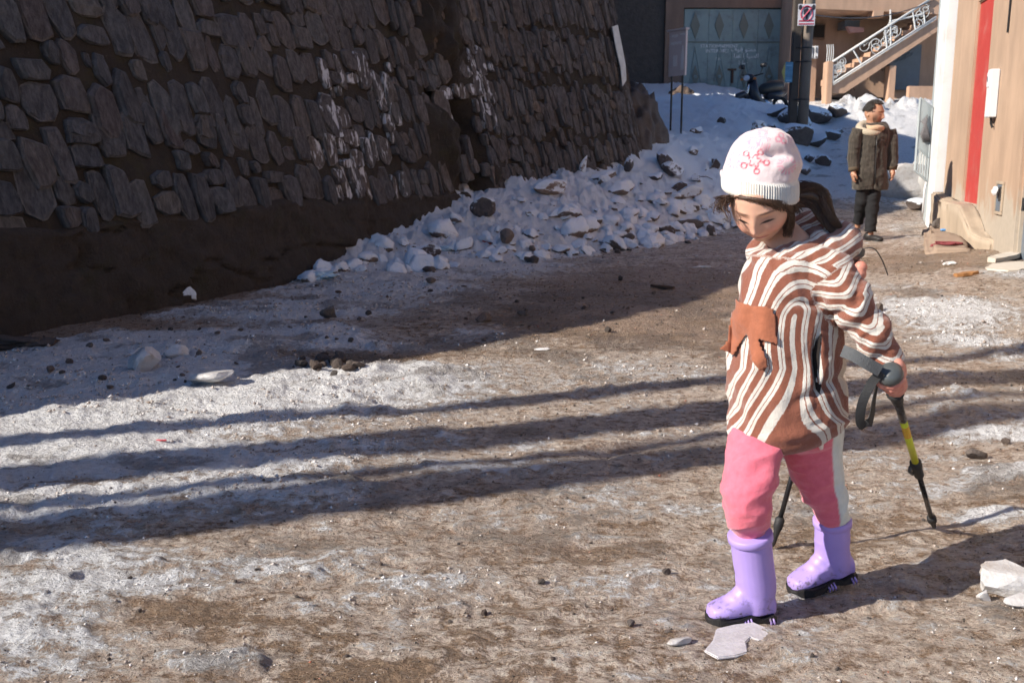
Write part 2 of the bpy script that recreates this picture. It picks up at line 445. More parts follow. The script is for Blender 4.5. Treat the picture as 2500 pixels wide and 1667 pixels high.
def ground_material():
    g = NT('icy_dirt'); p = g.pos()
    sn, cl, big, mudm = g.attr('snow'), g.attr('clean'), g.attr('big'), g.attr('mud')
    rel = g.noise(g.mapping(p, (1, 1.35, 1)), 17, 9, 0.74)
    fine = g.noise(p, 150, 2, 0.7)
    crisp = g.sm(g.noise(g.mapping(p, (1, 1.2, 1)), 48, 4, 0.62), 0.34, 0.66)
    brk = g.math('ADD', g.math('MULTIPLY', g.math('SUBTRACT', rel, 0.5), 1.7), g.math('MULTIPLY', g.math('SUBTRACT', fine, 0.5), 0.5))
    m = g.math('ADD', g.math('MULTIPLY', sn, 1.28), brk)
    k_ice = g.sm(m, 0.14, 0.34)
    k_snow = g.sm(m, 0.44, 0.64)
    # grit: packed sand with pebbles of several colours
    vor = g.n('TexVoronoi'); g.set(vor.inputs['Vector'], p); vor.inputs['Scale'].default_value = 120
    peb = g.ramp(g.math('FRACT', g.math('MULTIPLY', vor.outputs['Color'], 5.0)), [(0, (0.045, 0.038, 0.033)), (0.4, (0.20, 0.14, 0.10)), (0.7, (0.40, 0.28, 0.18)), (1, (0.52, 0.46, 0.40))])
    grit = g.mix(fine, (0.13, 0.085, 0.055), (0.38, 0.265, 0.175))
    grit = g.mix(g.math('MULTIPLY', g.sm(vor.outputs['Distance'], 0.40, 0.2), 0.55), grit, peb)
    dirt = g.mix(g.sm(big, 0.40, 0.62), grit, g.mix(rel, (0.17, 0.115, 0.080), (0.47, 0.340, 0.250)))
    ice = g.mix(g.sm(rel, 0.28, 0.70), (0.29, 0.212, 0.160), (0.70, 0.60, 0.515))
    snow = g.mix(g.math('ADD', g.math('MULTIPLY', rel, 0.8), g.math('MULTIPLY', fine, 0.3)), (0.52, 0.50, 0.485), (0.90, 0.91, 0.93))
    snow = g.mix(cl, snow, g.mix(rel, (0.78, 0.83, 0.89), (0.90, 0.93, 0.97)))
    col = g.mix(k_ice, dirt, ice)
    col = g.mix(k_snow, col, snow)
    mud = g.sm(g.math('ADD', mudm, g.math('MULTIPLY', g.math('SUBTRACT', rel, 0.5), 0.7)), 0.60, 0.74)
    col = g.mix(g.math('MULTIPLY', mud, g.math('SUBTRACT', 0.6, g.math('MULTIPLY', cl, 0.57))), col, (0.12, 0.088, 0.066))
    spk = g.sm(g.noise(p, 60, 2, 0.75), 0.64, 0.72)
    col = g.mix(g.math('MULTIPLY', spk, g.math('SUBTRACT', 0.7, g.math('MULTIPLY', cl, 0.64))), col, (0.07, 0.052, 0.042))
    col = g.mix(g.math('SUBTRACT', 0.34, g.math('MULTIPLY', cl, 0.30)), col, g.mix(crisp, (0.22, 0.21, 0.20), (0.92, 0.91, 0.90)), 'OVERLAY')
    rough = g.math('ADD', 0.10, g.math('ADD', g.math('MULTIPLY', k_snow, 0.22), g.math('MULTIPLY', rel, 0.40)))
    h = g.math('ADD', g.math('MULTIPLY', rel, 1.6), g.math('ADD', g.math('MULTIPLY', crisp, 0.30), g.math('MULTIPLY', k_snow, 0.25)))
    return g.done(col, rough, g.bump(h, 1.0, 0.026), Specular_IOR_Level=0.5)
M_GROUND = ground_material()
tag(link('icy_road', GME, M_GROUND), kind='structure')
# ------------------------------------------------------------------ the retaining wall
BAT = 0.215                                   # lean of the wall face
TOP_Y = np.array([-1.0, 2.0, 2.9, 3.6, 4.4, 6.0, 7.6, 9.0, 10.2, 11.5, 14.5, 19.0])
TOP_Z = np.array([0.9, 1.15, 1.6, 2.55, 3.35, 3.75, 4.15, 4.3, 4.75, 5.1, 6.6, 7.2])
def wall_top(s):
    return np.interp(wall_xy(s)[1], TOP_Y, TOP_Z)
S_CREV = float(np.interp(11.75, WPATH[:, 1], WS))        # rock-filled break in the masonry
S_END = float(np.interp(14.45, WPATH[:, 1], WS))
def crev(s, h):
    c = S_CREV - 0.10 * h
    return np.exp(-((s - c) / 0.46) ** 2)
def wall_pt(s, h, out=0.0):
    x, y = wall_xy(s); nx, ny = wall_n(s)
    k = out - np.maximum(h, 0) * BAT
    return x + nx * k, y + ny * k, h

def stone_mat():
    g = NT('wall_stone'); p = g.pos()
    r, w = g.attr('rnd'), g.attr('warm')
    cool = g.ramp(r, [(0.0, (0.034, 0.038, 0.052)), (0.25, (0.105, 0.108, 0.128)), (0.5, (0.050, 0.053, 0.068)), (0.72, (0.135, 0.140, 0.150)), (0.86, (0.105, 0.060, 0.058)), (1.0, (0.19, 0.175, 0.155))])
    warm = g.ramp(r, [(0.0, (0.066, 0.046, 0.040)), (0.3, (0.125, 0.080, 0.060)), (0.55, (0.085, 0.058, 0.050)), (0.78, (0.175, 0.115, 0.078)), (0.93, (0.12, 0.105, 0.095)), (1.0, (0.26, 0.155, 0.085))])
    c = g.mix(0.18, g.mix(w, cool, warm), (0.0, 0.0, 0.0))
    n1 = g.noise(g.mapping(p, (1, 1, 0.45)), 22, 7, 0.7)
    c = g.mix(g.sm(n1, 0.32, 0.75), g.mix(0.60, c, (0.014, 0.012, 0.012)), g.mix(0.38, c, (0.26, 0.245, 0.235)))
    lich = g.sm(g.noise(p, 60, 4, 0.7), 0.64, 0.74)
    c = g.mix(g.math('MULTIPLY', lich, 0.35), c, (0.26, 0.26, 0.24))
    pt = g.math('MULTIPLY', g.attr('paint'), g.sm(g.noise(g.mapping(p, (1, 1, 0.25)), 19, 4, 0.6, 0.6), 0.53, 0.60))
    c = g.mix(pt, c, (0.62, 0.62, 0.64))
    edge = g.sm(g.attr('edge'), .35, 1.0)
    c = g.mix(g.math('MULTIPLY', edge, 0.30), c, (0.30, 0.28, 0.26))
    h = g.math('ADD', n1, g.math('MULTIPLY', g.noise(p, 70, 5, 0.65), 0.5))
    return g.done(c, 0.60, g.bump(h, 1.0, 0.03), Specular_IOR_Level=0.4)
def mud_mat(name='wall_mortar'):
    g = NT(name); p = g.pos()
    n1 = g.noise(g.mapping(p, (1, 1, 0.6)), 9, 8, 0.7)
    c = g.mix(n1, *((0.018, 0.0135, 0.010), (0.098, 0.073, 0.055)) if 'foot' in name else ((0.010, 0.008, 0.006), (0.060, 0.045, 0.034)))
    moss = g.sm(g.noise(p, 4.2, 6, 0.65), 0.50, 0.66)
    c = g.mix(g.math('MULTIPLY', moss, 0.5), c, (0.046, 0.040, 0.016))
    c = g.mix(g.math('MULTIPLY', g.sm(g.noise(p, 30, 5, 0.7), 0.6, 0.72), 0.4), c, (0.16, 0.125, 0.098))
    h = g.math('ADD', n1, g.math('MULTIPLY', g.noise(p, 45, 6, 0.7), 0.6))
    return g.done(c, 0.93, g.bump(h, 1.0, 0.06 if 'foot' in name else 0.03))
M_STONE, M_MORTAR = stone_mat(), mud_mat()
M_FOOT = mud_mat('wall_footing_mud')

WALL = empty('retaining_wall', (-1.5, 9.7, 0), 0, 'tall leaning retaining wall of dark upright stones on the left of the street', 'wall')
WALL_INV = Matrix.Translation((1.5, -9.7, 0))
def wlink(name, v, f, mat, smooth=True):
    me = mesh_np(name, np.asarray(v, float) - np.array([-1.5, 9.7, 0]), f)
    return link(name, me, mat, WALL, smooth)

def build_wall():
    # mortar face, top and back
    ns, nh = 420, 84
    s = np.linspace(0.02, WLEN - 0.02, ns)
    top = wall_top(s) + fbm(s * 1.7, s * 0, oct=3, seed=4) * 0.10
    S = np.repeat(s[:, None], nh, 1)
    Hh = -0.4 + (top[:, None] + 0.4) * np.linspace(0, 1, nh)[None, :]
    out = fbm(S * 3.2, Hh * 3.2, oct=5, seed=9) * 0.045
    cr = crev(S, Hh) * sst(0.25, 0.9, Hh)
    rk = fbm(S * 2.6, Hh * 1.6, oct=5, seed=15, gain=0.6)
    out += cr * (0.06 + 0.50 * rk - 0.60 * np.exp(-((Hh - 1.15) / 0.55) ** 2 - ((S - S_CREV) / .22) ** 2))
    x, y, z = wall_pt(S, Hh, out)
    v = np.stack([x, y, z], -1)
    # terrace cap rows running back from the crest
    nx, ny = wall_n(s)
    caps = []
    for k, (b, dz) in enumerate([(0.25, 0.04), (0.7, 0.06), (1.6, 0.1), (3.2, 0.15)]):
        xx, yy, zz = wall_pt(s, top, -b)
        caps.append(np.stack([xx, yy, zz + dz], -1))
    xx, yy, zz = wall_pt(s, top, -3.3)
    caps.append(np.stack([xx, yy, zz * 0 - 0.4], -1))
    v = np.concatenate([v] + [c[:, None, :] for c in caps], 1)
    m = v.shape[1]
    i = np.arange(ns - 1)[:, None] * m + np.arange(m - 1)[None, :]
    f = np.stack([i, i + m, i + m + 1, i + 1], -1).reshape(-1, 4)
    wlink('mortar', v.reshape(-1, 3), f, M_MORTAR)
    # plastered mud footing, standing a little proud
    s0, s1 = 0.3, S_CREV - 0.2
    s = np.linspace(s0, s1, 240); hs = np.linspace(-0.3, 1, 40)
    ft = 0.63 + fbm(s * 1.6, s * 0, oct=4, seed=71) * 0.10
    S = np.repeat(s[:, None], 42, 1)
    Hh = np.concatenate([-0.3 + (ft[:, None] + 0.3) * np.linspace(0, 1, 40)[None, :], ft[:, None] + 0.02, ft[:, None] + 0.02], 1)
    out = 0.085 + fbm(S * 2.5, Hh * 3.0, oct=6, seed=73, gain=.6) * 0.10 - 0.05 * np.exp(-((fbm(S * 1.1, Hh * 2.2, oct=3, seed=79)) / .03) ** 2) - 0.03 * sst(0.1, 0.6, Hh)
    out[:, 39] -= 0.02; out[:, 40] -= 0.06; out[:, 41] = -0.12
    x, y, z = wall_pt(S, Hh, out)
    v = np.stack([x, y, z], -1)
    i = np.arange(239)[:, None] * 42 + np.arange(41)[None, :]
    f = np.stack([i, i + 42, i + 43, i + 1], -1).reshape(-1, 4)
    wlink('mud_footing', v.reshape(-1, 3), f, M_FOOT)
    # the stones, laid upright in rough courses
    rng = random.Random(7)
    stones = []
    h = 0.60
    while h < 3.9:
        rh = rng.uniform(0.30, 0.46)
        s = 3.6 + rng.uniform(0, .2)
        ph = rng.uniform(0, 50)
        while s < S_END + 0.9:
            far = float(sst(S_CREV - 3.2, S_CREV + 0.3, s))
            w = rng.uniform(0.13, 0.28) * (1.0 - 0.50 * far)
            if rng.random() < 0.10: w *= 1.3
            n_stack = 1 if rng.random() > 0.26 else 2
            wav = 0.20 * float(fbm(np.array([s * .9 + ph]), np.array([h * 3.0]), oct=3, seed=3)[0]) if h > .7 else 0.0
            hb = h + wav + rng.uniform(-.06, .06)
            cut = rng.uniform(.35, .65)
            for q in range(n_stack):
                sh = rh + rng.uniform(-.05, .05)
                z0, z1 = (hb, hb + sh) if n_stack == 1 else ((hb, hb + sh * cut) if q == 0 else (hb + sh * cut, hb + sh))
                cs, ch = s + w / 2 + rng.uniform(-.01, .01), (z0 + z1) / 2
                if crev(cs, ch) < 0.5 and z1 < wall_top(cs) - 0.02:
                    stones.append((cs, ch, w * 0.5 - rng.uniform(.000, .009), (z1 - z0) * 0.5 - rng.uniform(-.004, .010), rng.random()))
            s += w
        h += rh
    # smaller stones wedged into every gap the courses leave
    cell = .02; W_, Hc = int((S_END + 1.2 - 3.3) / cell), int(4.2 / cell)
    occ = np.zeros((W_, Hc), bool)
    def cells(cs, ch, a, b):
        i0, i1, j0, j1 = int((cs - a - 3.3) / cell), int((cs + a - 3.3) / cell) + 1, int((ch - b) / cell), int((ch + b) / cell) + 1
        return slice(max(i0, 0), min(i1, W_)), slice(max(j0, 0), min(j1, Hc))
    for (cs, ch, a, b, _) in stones:
        u_, v_ = cells(cs, ch, a * .92, b * .92); occ[u_, v_] = True
    for (a, b, tries) in ((.085, .15, 2500), (.065, .11, 3500), (.05, .075, 5000), (.032, .05, 6000)):
        for k in range(tries):
            cs, ch = rng.uniform(3.6, S_END + .9), rng.uniform(.66, 3.85)
            far = 1 - .4 * float(np.clip((cs - S_CREV + 3) / 3.3, 0, 1))
            if abs(cs - (S_CREV - .1 * ch)) < .40 or ch + b > wall_top(cs) - .03: continue
            u_, v_ = cells(cs, ch, a * far, b)
            if occ[u_, v_].mean() > .10: continue
            occ[u_, v_] = True
            stones.append((cs, ch, a * far * 1.08, b * 1.06, rng.random()))
    # pale rock lumps lodged in the break
    for k in range(46):
        ch = rng.uniform(0.7, 3.5)
        stones.append((S_CREV - 0.10 * ch + rng.uniform(-.40, .42), ch, rng.uniform(.05, .13), rng.uniform(.07, .20), rng.uniform(.7, 1.0)))
    out = []
    for (cs, ch, a, b, rd) in stones:
        n = rng.choice((7, 8, 9, 10))
        lean = -0.15 + rng.uniform(-.06, .06)
        th = rng.uniform(.018, .070)
        ph = rng.uniform(0, 6.28)
        pts = []
        ex = rng.uniform(3.0, 8.0)
        tap = rng.uniform(-.16, .14)
        jit = [rng.uniform(0.90, 1.06) for _ in range(n)]
        pj = [rng.uniform(-.2, .2) for _ in range(n)]
        tx, ty = rng.uniform(-.35, .35), rng.uniform(-.2, .2)
        for (lay, sc, o) in ((0, 1.03, -0.05), (1, 1.0, 0.62), (2, 0.88, 1.0)):
            for k in range(n):
                w = 2 * math.pi * k / n + pj[k]
                c, sn = math.cos(w), math.sin(w)
                rr = 1.0 / (abs(c) ** ex + abs(sn) ** ex) ** (1 / ex)
                aa, bb = c * rr * a * sc * jit[k], sn * rr * b * sc * jit[(k * 3) % n]
                aa = aa * (1 + tap * bb / b) + bb * math.tan(lean)
                oo = o * th * (1 + (tx * aa / a + ty * bb / b)) + (rng.uniform(-.008, .008) if lay else -0.03)
                pts.append(wall_pt(cs + aa, ch + bb, oo))
        pts.append(wall_pt(cs + rng.uniform(-.2, .2) * a, ch + rng.uniform(-.3, .3) * b, th * rng.uniform(0.95, 1.15)))
        fs = []
        for l in (0, 1):
            for k in range(n):
                fs.append((l * n + k, l * n + (k + 1) % n, (l + 1) * n + (k + 1) % n, (l + 1) * n + k))
        for k in range(n):
            fs.append((2 * n + k, 2 * n + (k + 1) % n, 3 * n))
        x, y, z = wall_pt(cs, ch)
        d2 = x * x + y * y
        px = 1250 + FPX * x / y
        vis = a * b / d2 * (1 if px > -40 and 376 - FPX * (z - 1.07) / y > -60 else 0.001)
        # chalky white paint daubed on a few of them
        py = 376 - FPX * (z - 1.07) / y
        paint = 1.0 if (770 < px < 985 and 165 < py < 560 and rd > 0.3) or (1090 < px < 1210 and 150 < py < 300) else 0.0
        warm = float(np.clip(sst(7.2, 10.2, y) + (rng.random() - .5) * .5, 0, 1))
        out.append((vis, [tuple(float(t) for t in p) for p in pts], fs, rd, paint, warm))
    out.sort(key=lambda t: -t[0])
    for (vis, pts, fs, rd, paint, warm) in out[:300]:
        me = bpy.data.meshes.new('stone')
        me.from_pydata([(p[0] + 1.5, p[1] - 9.7, p[2]) for p in pts], [], fs)
        n = len(pts)
        fattr(me, 'rnd', [rd] * n); fattr(me, 'paint', [paint] * n); fattr(me, 'warm', [warm] * n); nn = (n - 1) // 3; fattr(me, 'edge', [0] * nn + [1] * nn + [.45] * nn + [0])
        link('stone', me, M_STONE, WALL, False)
    v, f, A, ED = [], [], [[], [], []], []
    for (vis, pts, fs, rd, paint, warm) in out[300:]:
        b = len(v)
        v += pts; f += [tuple(i + b for i in q) for q in fs]
        for L, t in zip(A, (rd, paint, warm)): L += [t] * len(pts)
        nn = (len(pts) - 1) // 3; ED += [0] * nn + [1] * nn + [.45] * nn + [0]
    o = wlink('small_stones', v, f, M_STONE, False)
    for nme, L in zip(('rnd', 'paint', 'warm'), A): fattr(o.data, nme, L)
    fattr(o.data, 'edge', ED)
    o['kind'] = 'stuff'
    return len(out)
print('stones', build_wall())
# ------------------------------------------------------------------ materials for the houses
def plaster(name, c, patch=(0.42, 0.36, 0.29), low=0.0, rough=0.9):
    g = NT(name); p = g.co()
    n = g.noise(g.mapping(p, (1, 1, 0.35)), 3.0, 7, 0.65)
    col = g.mix(g.sm(n, 0.25, 0.78), tuple(x * 0.80 for x in c), tuple(min(1, x * 1.13) for x in c))
    if low > 0:   # limewash worn back to pale render near the ground
        sep = g.n('SeparateXYZ'); g.set(sep.inputs[0], p)
        k = g.sm(g.math('ADD', g.math('SUBTRACT', low, sep.outputs[2]), g.math('MULTIPLY', g.math('SUBTRACT', n, 0.5), 1.6)), 0.0, 0.22)
        col = g.mix(k, col, g.mix(g.noise(p, 14, 5, 0.7), tuple(x * 0.82 for x in patch), tuple(min(1, x * 1.2) for x in patch)))
    spots = g.sm(g.noise(p, 26, 4, 0.7), 0.68, 0.74)
    col = g.mix(g.math('MULTIPLY', spots, 0.5), col, (0.16, 0.12, 0.09))
    streak = g.sm(g.noise(g.mapping(p, (9, 9, 0.5)), 2.0, 4, 0.6), 0.58, 0.75)
    col = g.mix(g.math('MULTIPLY', streak, 0.22), col, tuple(x * 0.55 for x in c))
    h = g.math('ADD', n, g.math('MULTIPLY', g.noise(p, 60, 4, 0.6), 0.4))
    return g.done(col, rough, g.bump(h, 0.5, 0.012))
M_TAN = plaster('tan_plaster', (0.44, 0.305, 0.215), low=0.75)
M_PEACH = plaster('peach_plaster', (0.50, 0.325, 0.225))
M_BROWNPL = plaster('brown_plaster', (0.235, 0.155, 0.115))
M_PALEPL = plaster('pale_render', (0.44, 0.35, 0.26))
M_CONC = plaster('dusty_concrete', (0.34, 0.25, 0.185))
M_RED = plain('red_painted_door', (0.46, 0.055, 0.045), 0.55, 0.18, 5, 0.15, 40, dirt=(0.5, 0.3, 0.25), damt=0.3)
M_WHITE = plain('white_painted_metal', (0.74, 0.75, 0.76), 0.45, 0.08, 6, 0.12, 30, dirt=(0.45, 0.38, 0.3), damt=0.35)
M_WGREY = plain('grey_painted_metal', (0.42, 0.47, 0.48), 0.45, 0.12, 6, 0.15, 30, dirt=(0.25, 0.2, 0.16), damt=0.4)
M_GATE = plain('teal_gate_metal', (0.27, 0.345, 0.34), 0.8, 0.16, 5, 0.2, 25, dirt=(0.10, 0.085, 0.07), damt=0.45)
M_GATE2 = plain('olive_diamond_metal', (0.19, 0.20, 0.17), 0.8, 0.15, 6, 0.2, 25)
M_STEEL = plain('blue_grey_steel', (0.15, 0.18, 0.215), 0.5, 0.15, 7, 0.2, 25, dirt=(0.2, 0.13, 0.09), damt=0.35)
M_BLACK = plain('black_metal', (0.018, 0.018, 0.020), 0.5, 0.3, 12, 0.2, 60)
M_IRON = plain('white_wrought_iron', (0.60, 0.61, 0.60), 0.55, 0.12, 20, 0.1, 60)
M_DARK = plain('dark_interior', (0.03, 0.024, 0.02), 0.9)
M_CHALK = plain('white_chalk_paint', (0.85, 0.88, 0.88), 0.9, 0.25, 40, 0.1, 90)
M_RUST = plain('rusty_iron', (0.09, 0.045, 0.028), 0.8, 0.3, 14, 0.3, 60)

# ------------------------------------------------------------------ the house on the right
_u = Vector((-0.222, -0.975)).normalized(); _nrm = Vector((-_u.y, _u.x))     # along the front, into the house
FO = Vector((5.36, 12.4))
def fac(px, py, off=0.0):
    dx, dy, dz = _ray(px, py)
    o = FO + _nrm * off
    t = _nrm.dot(o) / (_nrm.x * dx + _nrm.y * dy)
    P = Vector((dx * t, dy * t))
    return (P - FO).dot(_u), CAM_H + dz * t
FROT = math.atan2(_u.y, _u.x)
def fworld(lx, y, z):
    p = FO + _u * lx + _nrm * y
    return Vector((p.x, p.y, z))
house = empty('corner_house', (FO.x, FO.y, 0), FROT, 'tan plastered house with a tall red door panel on the right of the street', 'house')
xa, xr0, xr1 = fac(2316, 300)[0], fac(2364, 300)[0], fac(2400, 300)[0]
xd0 = fac(2493, 420)[0]; xd1 = xd0 + 1.05
zr0, zr1 = fac(2372, 497)[1], fac(2395, 4)[1]
zd1 = 2.15
TOPZ = 6.4
def wobbly(mb, name, mat, parent, bevel=0.012):
    return mb.build(name, mat, parent, False, bevel)
m = MB(); m.box((xa, 0, -0.3), (xr0, 4.5, TOPZ)); wobbly(m, 'wall', M_TAN, house)
m = MB(); m.box((xr0 + .001, 0, zr1), (xr1 - .001, 4.4, TOPZ - .002)); wobbly(m, 'wall', M_TAN, house)
m = MB(); m.box((xr0 + .001, 0, -0.3), (xr1 - .001, 4.4, zr0)); wobbly(m, 'wall', M_TAN, house)
m = MB(); m.box((xr1, 0, -0.3), (xd0, 4.5, TOPZ)); wobbly(m, 'wall', M_TAN, house, 0.03)
m = MB(); m.box((xd0 + .001, 0, zd1), (xd1 - .001, 4.4, TOPZ - .002)); wobbly(m, 'wall', M_TAN, house)
m = MB(); m.box((xd1, 0, -0.3), (xd1 + 7.5, 4.5, TOPZ)); wobbly(m, 'wall', M_TAN, house, 0.03)
m = MB(); m.box((xr0 - .01, 0.03, zr0 - .02), (xr1 + .01, 0.14, zr1 + .02)); m.build('door_panel', M_RED, house, False, .004)
for zz in (0.9, 1.7):
    pass
sd = MB(); sd.box((xd0 - .01, 0.06, 0.0), (xd1 + .01, 0.11, zd1 + .02)); sdo = sd.build('steel_door', M_STEEL, house)
for zz in (0.62, 1.62):
    h_ = MB(); h_.tube([(xd0 + .035, 0.035, zz - .06), (xd0 + .035, 0.035, zz + .06)], 0.014, 8); h_.box((xd0 + .03, 0.04, zz - .05), (xd0 + .14, 0.058, zz + .05)); h_.build('hinge', M_BLACK, sdo)
h_ = MB(); h_.box((xd0 + .5, 0.035, 0.95), (xd0 + .56, 0.058, 1.2)); h_.tube([(xd0 + .53, 0.04, 1.05), (xd0 + .53, 0.0, 1.05), (xd0 + .43, 0.0, 1.05)], 0.010, 6); h_.build('door_handle', M_BLACK, sdo)
# threshold steps, rough and worn
def rough_block(poly, z0, z1, name, mat, parent, seed=0, amt=0.025, top_slope=None, rnd=0.05):
    mb = MB(); mb.prism(poly, z0, z1, 'z')
    me = bpy.data.meshes.new(name); me.from_pydata(mb.v, [], mb.f)
    bm = bmesh.new(); bm.from_mesh(me)
    bmesh.ops.recalc_face_normals(bm, faces=bm.faces)
    bmesh.ops.bevel(bm, geom=bm.edges[:], offset=rnd, segments=3, affect='EDGES', clamp_overlap=True)
    bmesh.ops.triangulate(bm, faces=bm.faces)
    for _ in range(3):
        bmesh.ops.subdivide_edges(bm, edges=[e for e in bm.edges if e.calc_length() > 0.07], cuts=1, use_grid_fill=True)
        bmesh.ops.triangulate(bm, faces=[f for f in bm.faces if len(f.verts) > 4])
    bm.normal_update()
    P = np.array([v.co[:] for v in bm.verts]); Nn = np.array([v.normal[:] for v in bm.verts])
    d = fbm(P[:, 0] * 3.5 + seed, P[:, 1] * 3.5, P[:, 2] * 3.5, oct=5, seed=seed) * amt
    P = P + Nn * d[:, None]
    if top_slope: P[:, 2] += np.clip((P[:, 2] - z0) / (z1 - z0), 0, 1) * top_slope(P[:, 0], P[:, 1])
    for v, p in zip(bm.verts, P): v.co = p
    bm.to_mesh(me); bm.free()
    return link(name, me, mat, parent, True)
rough_block([(xa - .02, -.13), (xr0 + .05, -.20), (xr1 + .55, -.17), (xr1 + .9, -.02), (xr1 + .9, .02), (xa - .02, .02)], -0.2, zr0 - .005, 'plinth', M_PALEPL, house, 3, 0.03,
            lambda x, y: -0.30 * sst(xr1 - .1, xr1 + .8, x) + 0.06 * (1 - sst(xa, xr0, x)))
blk = rough_block([(-.12, -.22), (1.35, -.45), (2.75, -.66), (2.85, -.2), (2.2, -.13), (-.12, -.08)], -0.3, 0.215, 'concrete_step', M_CONC, None, 8, 0.04, lambda x, y: -0.06 * sst(1.6, 2.8, x), 0.07)
blk.location = (FO.x, FO.y, 0); blk.rotation_euler = (0, 0, FROT)
tag(blk, 'worn sloping concrete step jutting out at the foot of the tan house', 'step')
# electricity meter and service hatch on the wall
def on_front(name, label, cat):
    return empty(name, (FO.x, FO.y, 0), FROT, label, cat)
ma, mz0 = fac(2426, 288); mb_, mz1 = fac(2444, 168)
me_ = on_front('meter_box', 'tall white electricity meter box with a small window on the tan wall', 'meter box')
m = MB(); m.box((ma, -.09, mz0), (mb_, -.001, mz1)); bo = m.build('case', M_WHITE, me_, False, .008)
m = MB(); m.box((ma + .03, -.102, mz0 + .30), (mb_ - .03, -.088, mz1 - .03)); m.build('window_frame', M_WHITE, me_, False, .003)
m = MB(); m.box((ma + .05, -.105, mz0 + .35), (mb_ - .05, -.101, mz1 - .07)); m.build('pane', M_STEEL, me_)
m = MB(); m.tube([((ma + mb_) / 2, -.04, mz0 + .01), ((ma + mb_) / 2, -.035, mz0 - .06), ((ma + mb_) / 2 + .01, -.02, mz0 - .10)], .012, 6); m.build('cable', M_BLACK, me_)
ha, hz0 = fac(2432, 520); hb, hz1 = fac(2452, 448)
hz0, hz1 = fac(2442, 517)[1], fac(2442, 450)[1]
ht = on_front('service_hatch', 'open blue grey metal hatch low in the wall with a crumpled paper in it', 'hatch')
m = MB(); m.box((ha, -.012, hz0), (hb, .03, hz1)); m.build('hatch_plate', M_STEEL, ht, False, .004)
m = MB(); m.box((ha + .1, -.016, hz0 + .1), (ha + .2, -.0125, hz0 + .24)); m.build('slot', M_DARK, ht)
for (q0, q1, q2, q3) in ((ha - .03, hb + .03, hz1, hz1 + .03), (ha - .03, hb + .03, hz0 - .03, hz0), (ha - .03, ha, hz0, hz1), (hb, hb + .03, hz0, hz1)):
    m = MB(); m.box((q0, -.02, q2), (q1, -.001, q3)); m.build('frame', M_PALEPL, ht, False, .004)
pp = MB()
rng = random.Random(3)
M_PAPER = plain('crumpled_paper', (0.72, 0.70, 0.68), 0.8, 0.12, 20, 0.4, 40)
def crumple(name, c, r, mat, label, cat, seed=0, n=2, sq=(1, 1, 1), jag=0.35, parent=None):
    bm = bmesh.new(); bmesh.ops.create_icosphere(bm, subdivisions=n, radius=1)
    P = np.array([v.co[:] for v in bm.verts])
    d = 1 + fbm(P[:, 0] * 1.7 + seed * 3.1, P[:, 1] * 1.7, P[:, 2] * 1.7, oct=3, seed=seed) * jag
    P = P * d[:, None] * np.array(sq) * r
    for v, p in zip(bm.verts, P): v.co = p
    me = bpy.data.meshes.new(name); bm.to_mesh(me); bm.free()
    o = link(name, me, mat, parent, False)
    o.location = c
    if label: tag(o, label, cat)
    return o
c_ = fworld(ha + .1, -.05, hz0 + .2)
crumple('paper_scrap', c_, .055, M_PAPER, 'crumpled white paper stuffed into the hatch of the tan wall', 'paper', 5, 2, (0.5, 1.0, 0.8))
# a drooping wire conduit running down the wall
ca, cz = fac(2463, 80)
m = MB(); m.tube([(ca + .02, -.012, TOPZ - .3), (ca + .02, -.012, 3.0), (ca, -.012, cz), ], .010, 6)
cb = m.build('cable', M_BLACK, None); cb.location = (FO.x, FO.y, 0); cb.rotation_euler = (0, 0, FROT)
tag(cb, 'dark cable running down the tan wall above the meter box', 'cable')

# white metal shop front at the corner
shop = empty('metal_shopfront', (FO.x, FO.y, 0), FROT, 'white and grey metal shop front standing at the far corner of the tan house', 'shopfront')
x1, x0 = fac(2313, 300)[0], fac(2299, 300)[0]
m = MB(); m.box((x0 - .04, -.10, 0.12), (xa - .06, .10, 5.5)); m.build('post', M_WHITE, shop, False, .006)
m = MB(); m.box((x0 - .34, .02, 0.12), (x0 - .05, .06, 5.5)); m.build('panel', M_WHITE, shop)
m = MB(); m.box((x0 - .46, -.06, 0.12), (x0 - .35, .06, 5.5)); m.build('post', M_WGREY, shop, False, .006)
m = MB(); m.box((x0 - .62, -.01, 0.12), (x0 - .47, .06, 5.5)); m.build('post', M_WHITE, shop, False, .006)
for zz in (2.4, 2.75):
    m = MB(); m.box((x0 - .34, -.012, zz), (x0 - .05, .019, zz + .012)); m.build('seam', M_WGREY, shop)
m = MB(); m.tube([(x0 - .20, -.06, 0.95), (x0 - .20, -.06, 3.4)], .022, 8); m.tube([(x0 - .20, -.06, 0.95), (x0 - .26, -.10, 0.6), (x0 - .26, -.10, 0.3)], .016, 8); m.build('drain_pipe', M_WHITE, shop, True)
logo = MB(); logo.tube([(x0 - .30, .012, 2.62), (x0 - .22, .012, 2.75), (x0 - .16, .012, 2.95), (x0 - .10, .012, 3.1)], [.004, .03, .04, .006], 8, flat=.4); logo.build('printed_mark', plain('blue_print', (0.05, 0.08, 0.30), 0.5), shop)
